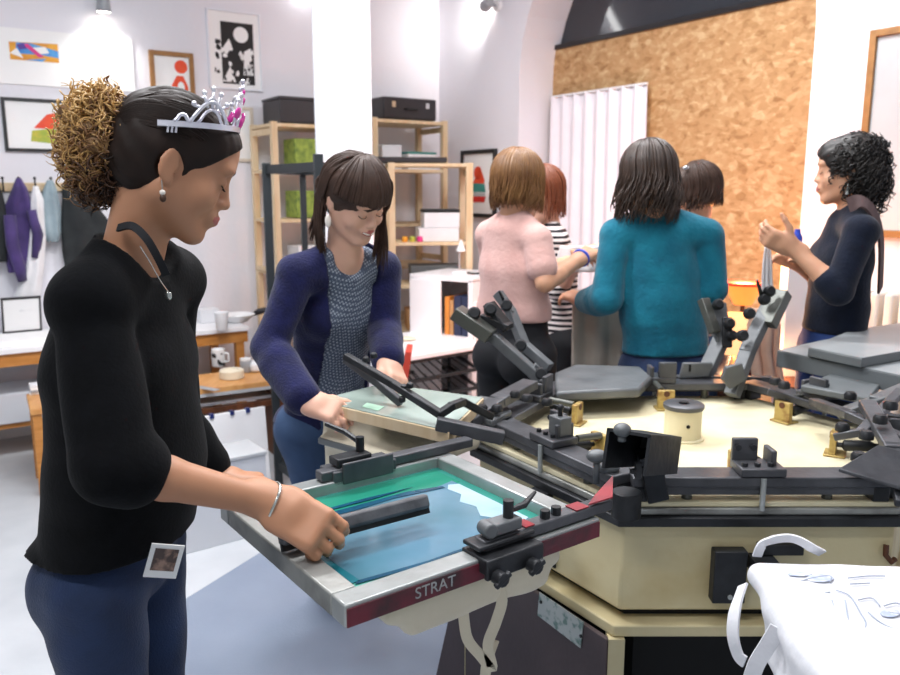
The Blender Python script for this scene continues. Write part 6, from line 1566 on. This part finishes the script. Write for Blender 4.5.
# woman behind the teal one
r_, b_, H_ = bg_person('brown haired woman with a bright hair clip standing behind the woman in teal', 3.3, 170,
    dict(pel=(700, 340, 3.35), wa=(700, 308, 3.35), ch=(699, 268, 3.35), uc=(698, 240, 3.35), nb=(697, 226, 3.35), shR=(694, 242, 3.5), shL=(703, 243, 3.2)),
    ((695, 192, 3.33), 165, 12), 'skin_mid', h=.92, hands=[dflt_hand('L'), dflt_hand('R')])
top_garment(r_, b_, 'grey_cloth', 'blouse', .010, sl=.9, seed=12); trousers(r_, b_, 'denim_mid', .01, b_.J['pel'].z + .05, .01)
hair_cap(r_, H_, 'hair_brown', .012, .007, False, line=(.05, .8)); tubes(r_, 'hair_strands', fall_strands(H_, 260, .10, 17, (60, 300), .0042, g=.010, wave=.014), 'hair_brown', 5)
cl_ = H_.p(.03, .03, .135); cl_ = PY(686, 168, H_.c.y - .06); tag(obj('hair_clip', MB().ball(cl_, .012, 8, (1.1, .6, .8)), 'chrome', smooth=180), 'small shiny hair clip on the brown haired woman behind the woman in teal', 'hair clip')
# curly woman at right
r_, b_, H_ = bg_person('woman with black curly hair in a navy top near the right wall, hand raised', 2.8, 176,
    dict(pel=(832, 345, 2.84), wa=(836, 306, 2.84), ch=(842, 262, 2.83), uc=(850, 226, 2.83), nb=(853, 208, 2.83), shR=(845, 226, 3.0), shL=(861, 232, 2.66), elL=(838, 290, 2.62), wrL=(793, 248, 2.70), elR=(828, 285, 3.05), wrR=(795, 262, 2.92)),
    ((849, 171, 2.83), 152, 4), 'skin_mid', h=.99, hands=[dflt_hand('L', d=Vector((-.8, .1, .35)), n=Vector((.2, .8, .5)), th=Vector((.1, -.3, 1)), curl=(.4, .7, .6)), dflt_hand('R', d=Vector((-.8, -.2, .2)))])
face_bits(r_, H_, 'hair_black')
top_garment(r_, b_, 'navy_top', 'top', .012, sl=.18, hem=PY(835, 330, 2.84).z, seed=14, gl=.004, waist=1.1, neck=(.01, .03, .065))
trousers(r_, b_, 'denim_blue', .012, b_.J['pel'].z + .06, .009)
rr = random.Random(9); cv = []
hair_cap(r_, H_, 'hair_black', .010, .007, False, line=(.050, .85), amp=.002)
cen = H_.p(0, -.04, .02)
for i in range(760):
    th = rr.uniform(0, math.pi * .80); a = rr.uniform(0, 2*math.pi); d = Vector((math.sin(th)*math.sin(a), math.sin(th)*math.cos(a), math.cos(th)))
    if (d.y > .72 and d.z < .60) or (d.y > .45 and d.z < -.3): continue
    st_ = H_.p(d.x*.075, -.02 + d.y*.09, .03 + d.z*.085)
    e = H_.p(d.x*.110, -.024 + d.y*(.112 if d.y > 0 else .122), .030 + d.z*.108) - Vector((0, 0, rr.uniform(0, .07) + (.09 if d.y < .1 and d.z < .3 else 0) * rr.random()))
    cv += curls([(st_, e)], i, turns=2.4, rad=.010, r=.0030, step=12)
for i in range(150):
    x, y = rr.uniform(856, 892), rr.uniform(160, 224)
    if ((x - 868)/26)**2 + ((y - 178)/46)**2 > 1: continue
    e = PY(x, y, 2.83 + rr.uniform(-.09, .09)); cv += curls([(e + Vector((-.01, 0, .05)), e)], 2000 + i, turns=2.2, rad=.011, r=.003, step=12)
tubes(r_, 'curly_hair', cv, 'hair_black', 4)
s = SDF(.009); s.ell(H_.p(0, -.05, -.02), (.085, .07, .10), H_.R, .02); s.post(lambda P, D: D + folds(P, .006, 110, 8)); sdf_obj('hair_mass', s, 'hair_black', r_)
e = H_.p(-.085, .0, -.045); er = thing('earring', 'dangling earring of the curly haired woman', 'earring', e); obj('drop', MB().tube([e, e - Vector((0, 0, .035))], [.002, .007], 8), 'silver', er)
pts = spline([PY(848, 205, 2.70), PY(862, 202, 2.68), PY(874, 214, 2.68), PY(881, 240, 2.72), PY(880, 290, 2.80)], 6)
obj('shoulder_strap', ribbon(pts, .05, (.6, -.8, .4), th=.004), 'vest_cloth', r_)
# ------------------------------------------------------------------ camera, light, world
cam = bpy.data.cameras.new('camera'); co_ = bpy.data.objects.new('camera', cam); COL.objects.link(co_)
co_.location = (0, 0, CH); co_.rotation_euler = (math.pi/2 - PITCH, 0, 0); cam.sensor_width = 36; cam.lens = F / 900 * 36; cam.clip_start = .05
cam.dof.use_dof = True; cam.dof.focus_distance = 1.45; cam.dof.aperture_fstop = 5.6
SC.camera = co_
def tube_lamp(c, ang, L_=1.2, power=60, label=''):
    t = thing('ceiling_lamp', label, 'lamp', (c[0], c[1], HC - .09), 'fluorescent ceiling lamps')
    R_ = rotz(ang)
    obj('housing', MB().box((c[0], c[1], HC - .03), (L_ + .05, .16, .055), R_), 'plastic_white', t, bevel=.004)
    me = mat('tube_glow', 'ffffff', .4, emit=('f6f8ff', 12)); d = R_.col[0]
    for s_ in (-.04, .04): obj('tube', MB().cyl(Vector((c[0], c[1], HC - .075)) - d * L_/2 + R_.col[1] * s_, Vector((c[0], c[1], HC - .075)) + d * L_/2 + R_.col[1] * s_, .014), me, t)
    A_ = bpy.data.lights.new('lamp_area', 'AREA'); A_.shape = 'RECTANGLE'; A_.size = L_; A_.size_y = .3; A_.energy = power; A_.color = (.97, .98, 1)
    ao = bpy.data.objects.new('lamp_area', A_); link(ao, t); ao.location = (0, 0, -.03); ao.rotation_euler = (0, 0, math.radians(ang)); return t
tube_lamp((-.9, 2.6), 30, 1.4, 95, 'fluorescent ceiling lamp over the desks')
tube_lamp((.7, 3.4), -20, 1.4, 75, 'fluorescent ceiling lamp over the talking group')
tube_lamp((.3, 1.5), 0, 1.4, 38, 'fluorescent ceiling lamp over the press')
tube_lamp((-1.0, .2), 0, 1.4, 45, 'fluorescent ceiling lamp behind the photographer')
wd = bpy.data.worlds.new('w'); SC.world = wd; wd.use_nodes = True; bg = wd.node_tree.nodes['Background']; bg.inputs[0].default_value = (.86, .92, 1, 1); bg.inputs[1].default_value = .55
SC.view_settings.view_transform = 'Standard'; SC.view_settings.look = 'None'; SC.view_settings.exposure = -.47; SC.view_settings.gamma = 1
SC.cycles.use_denoising = True
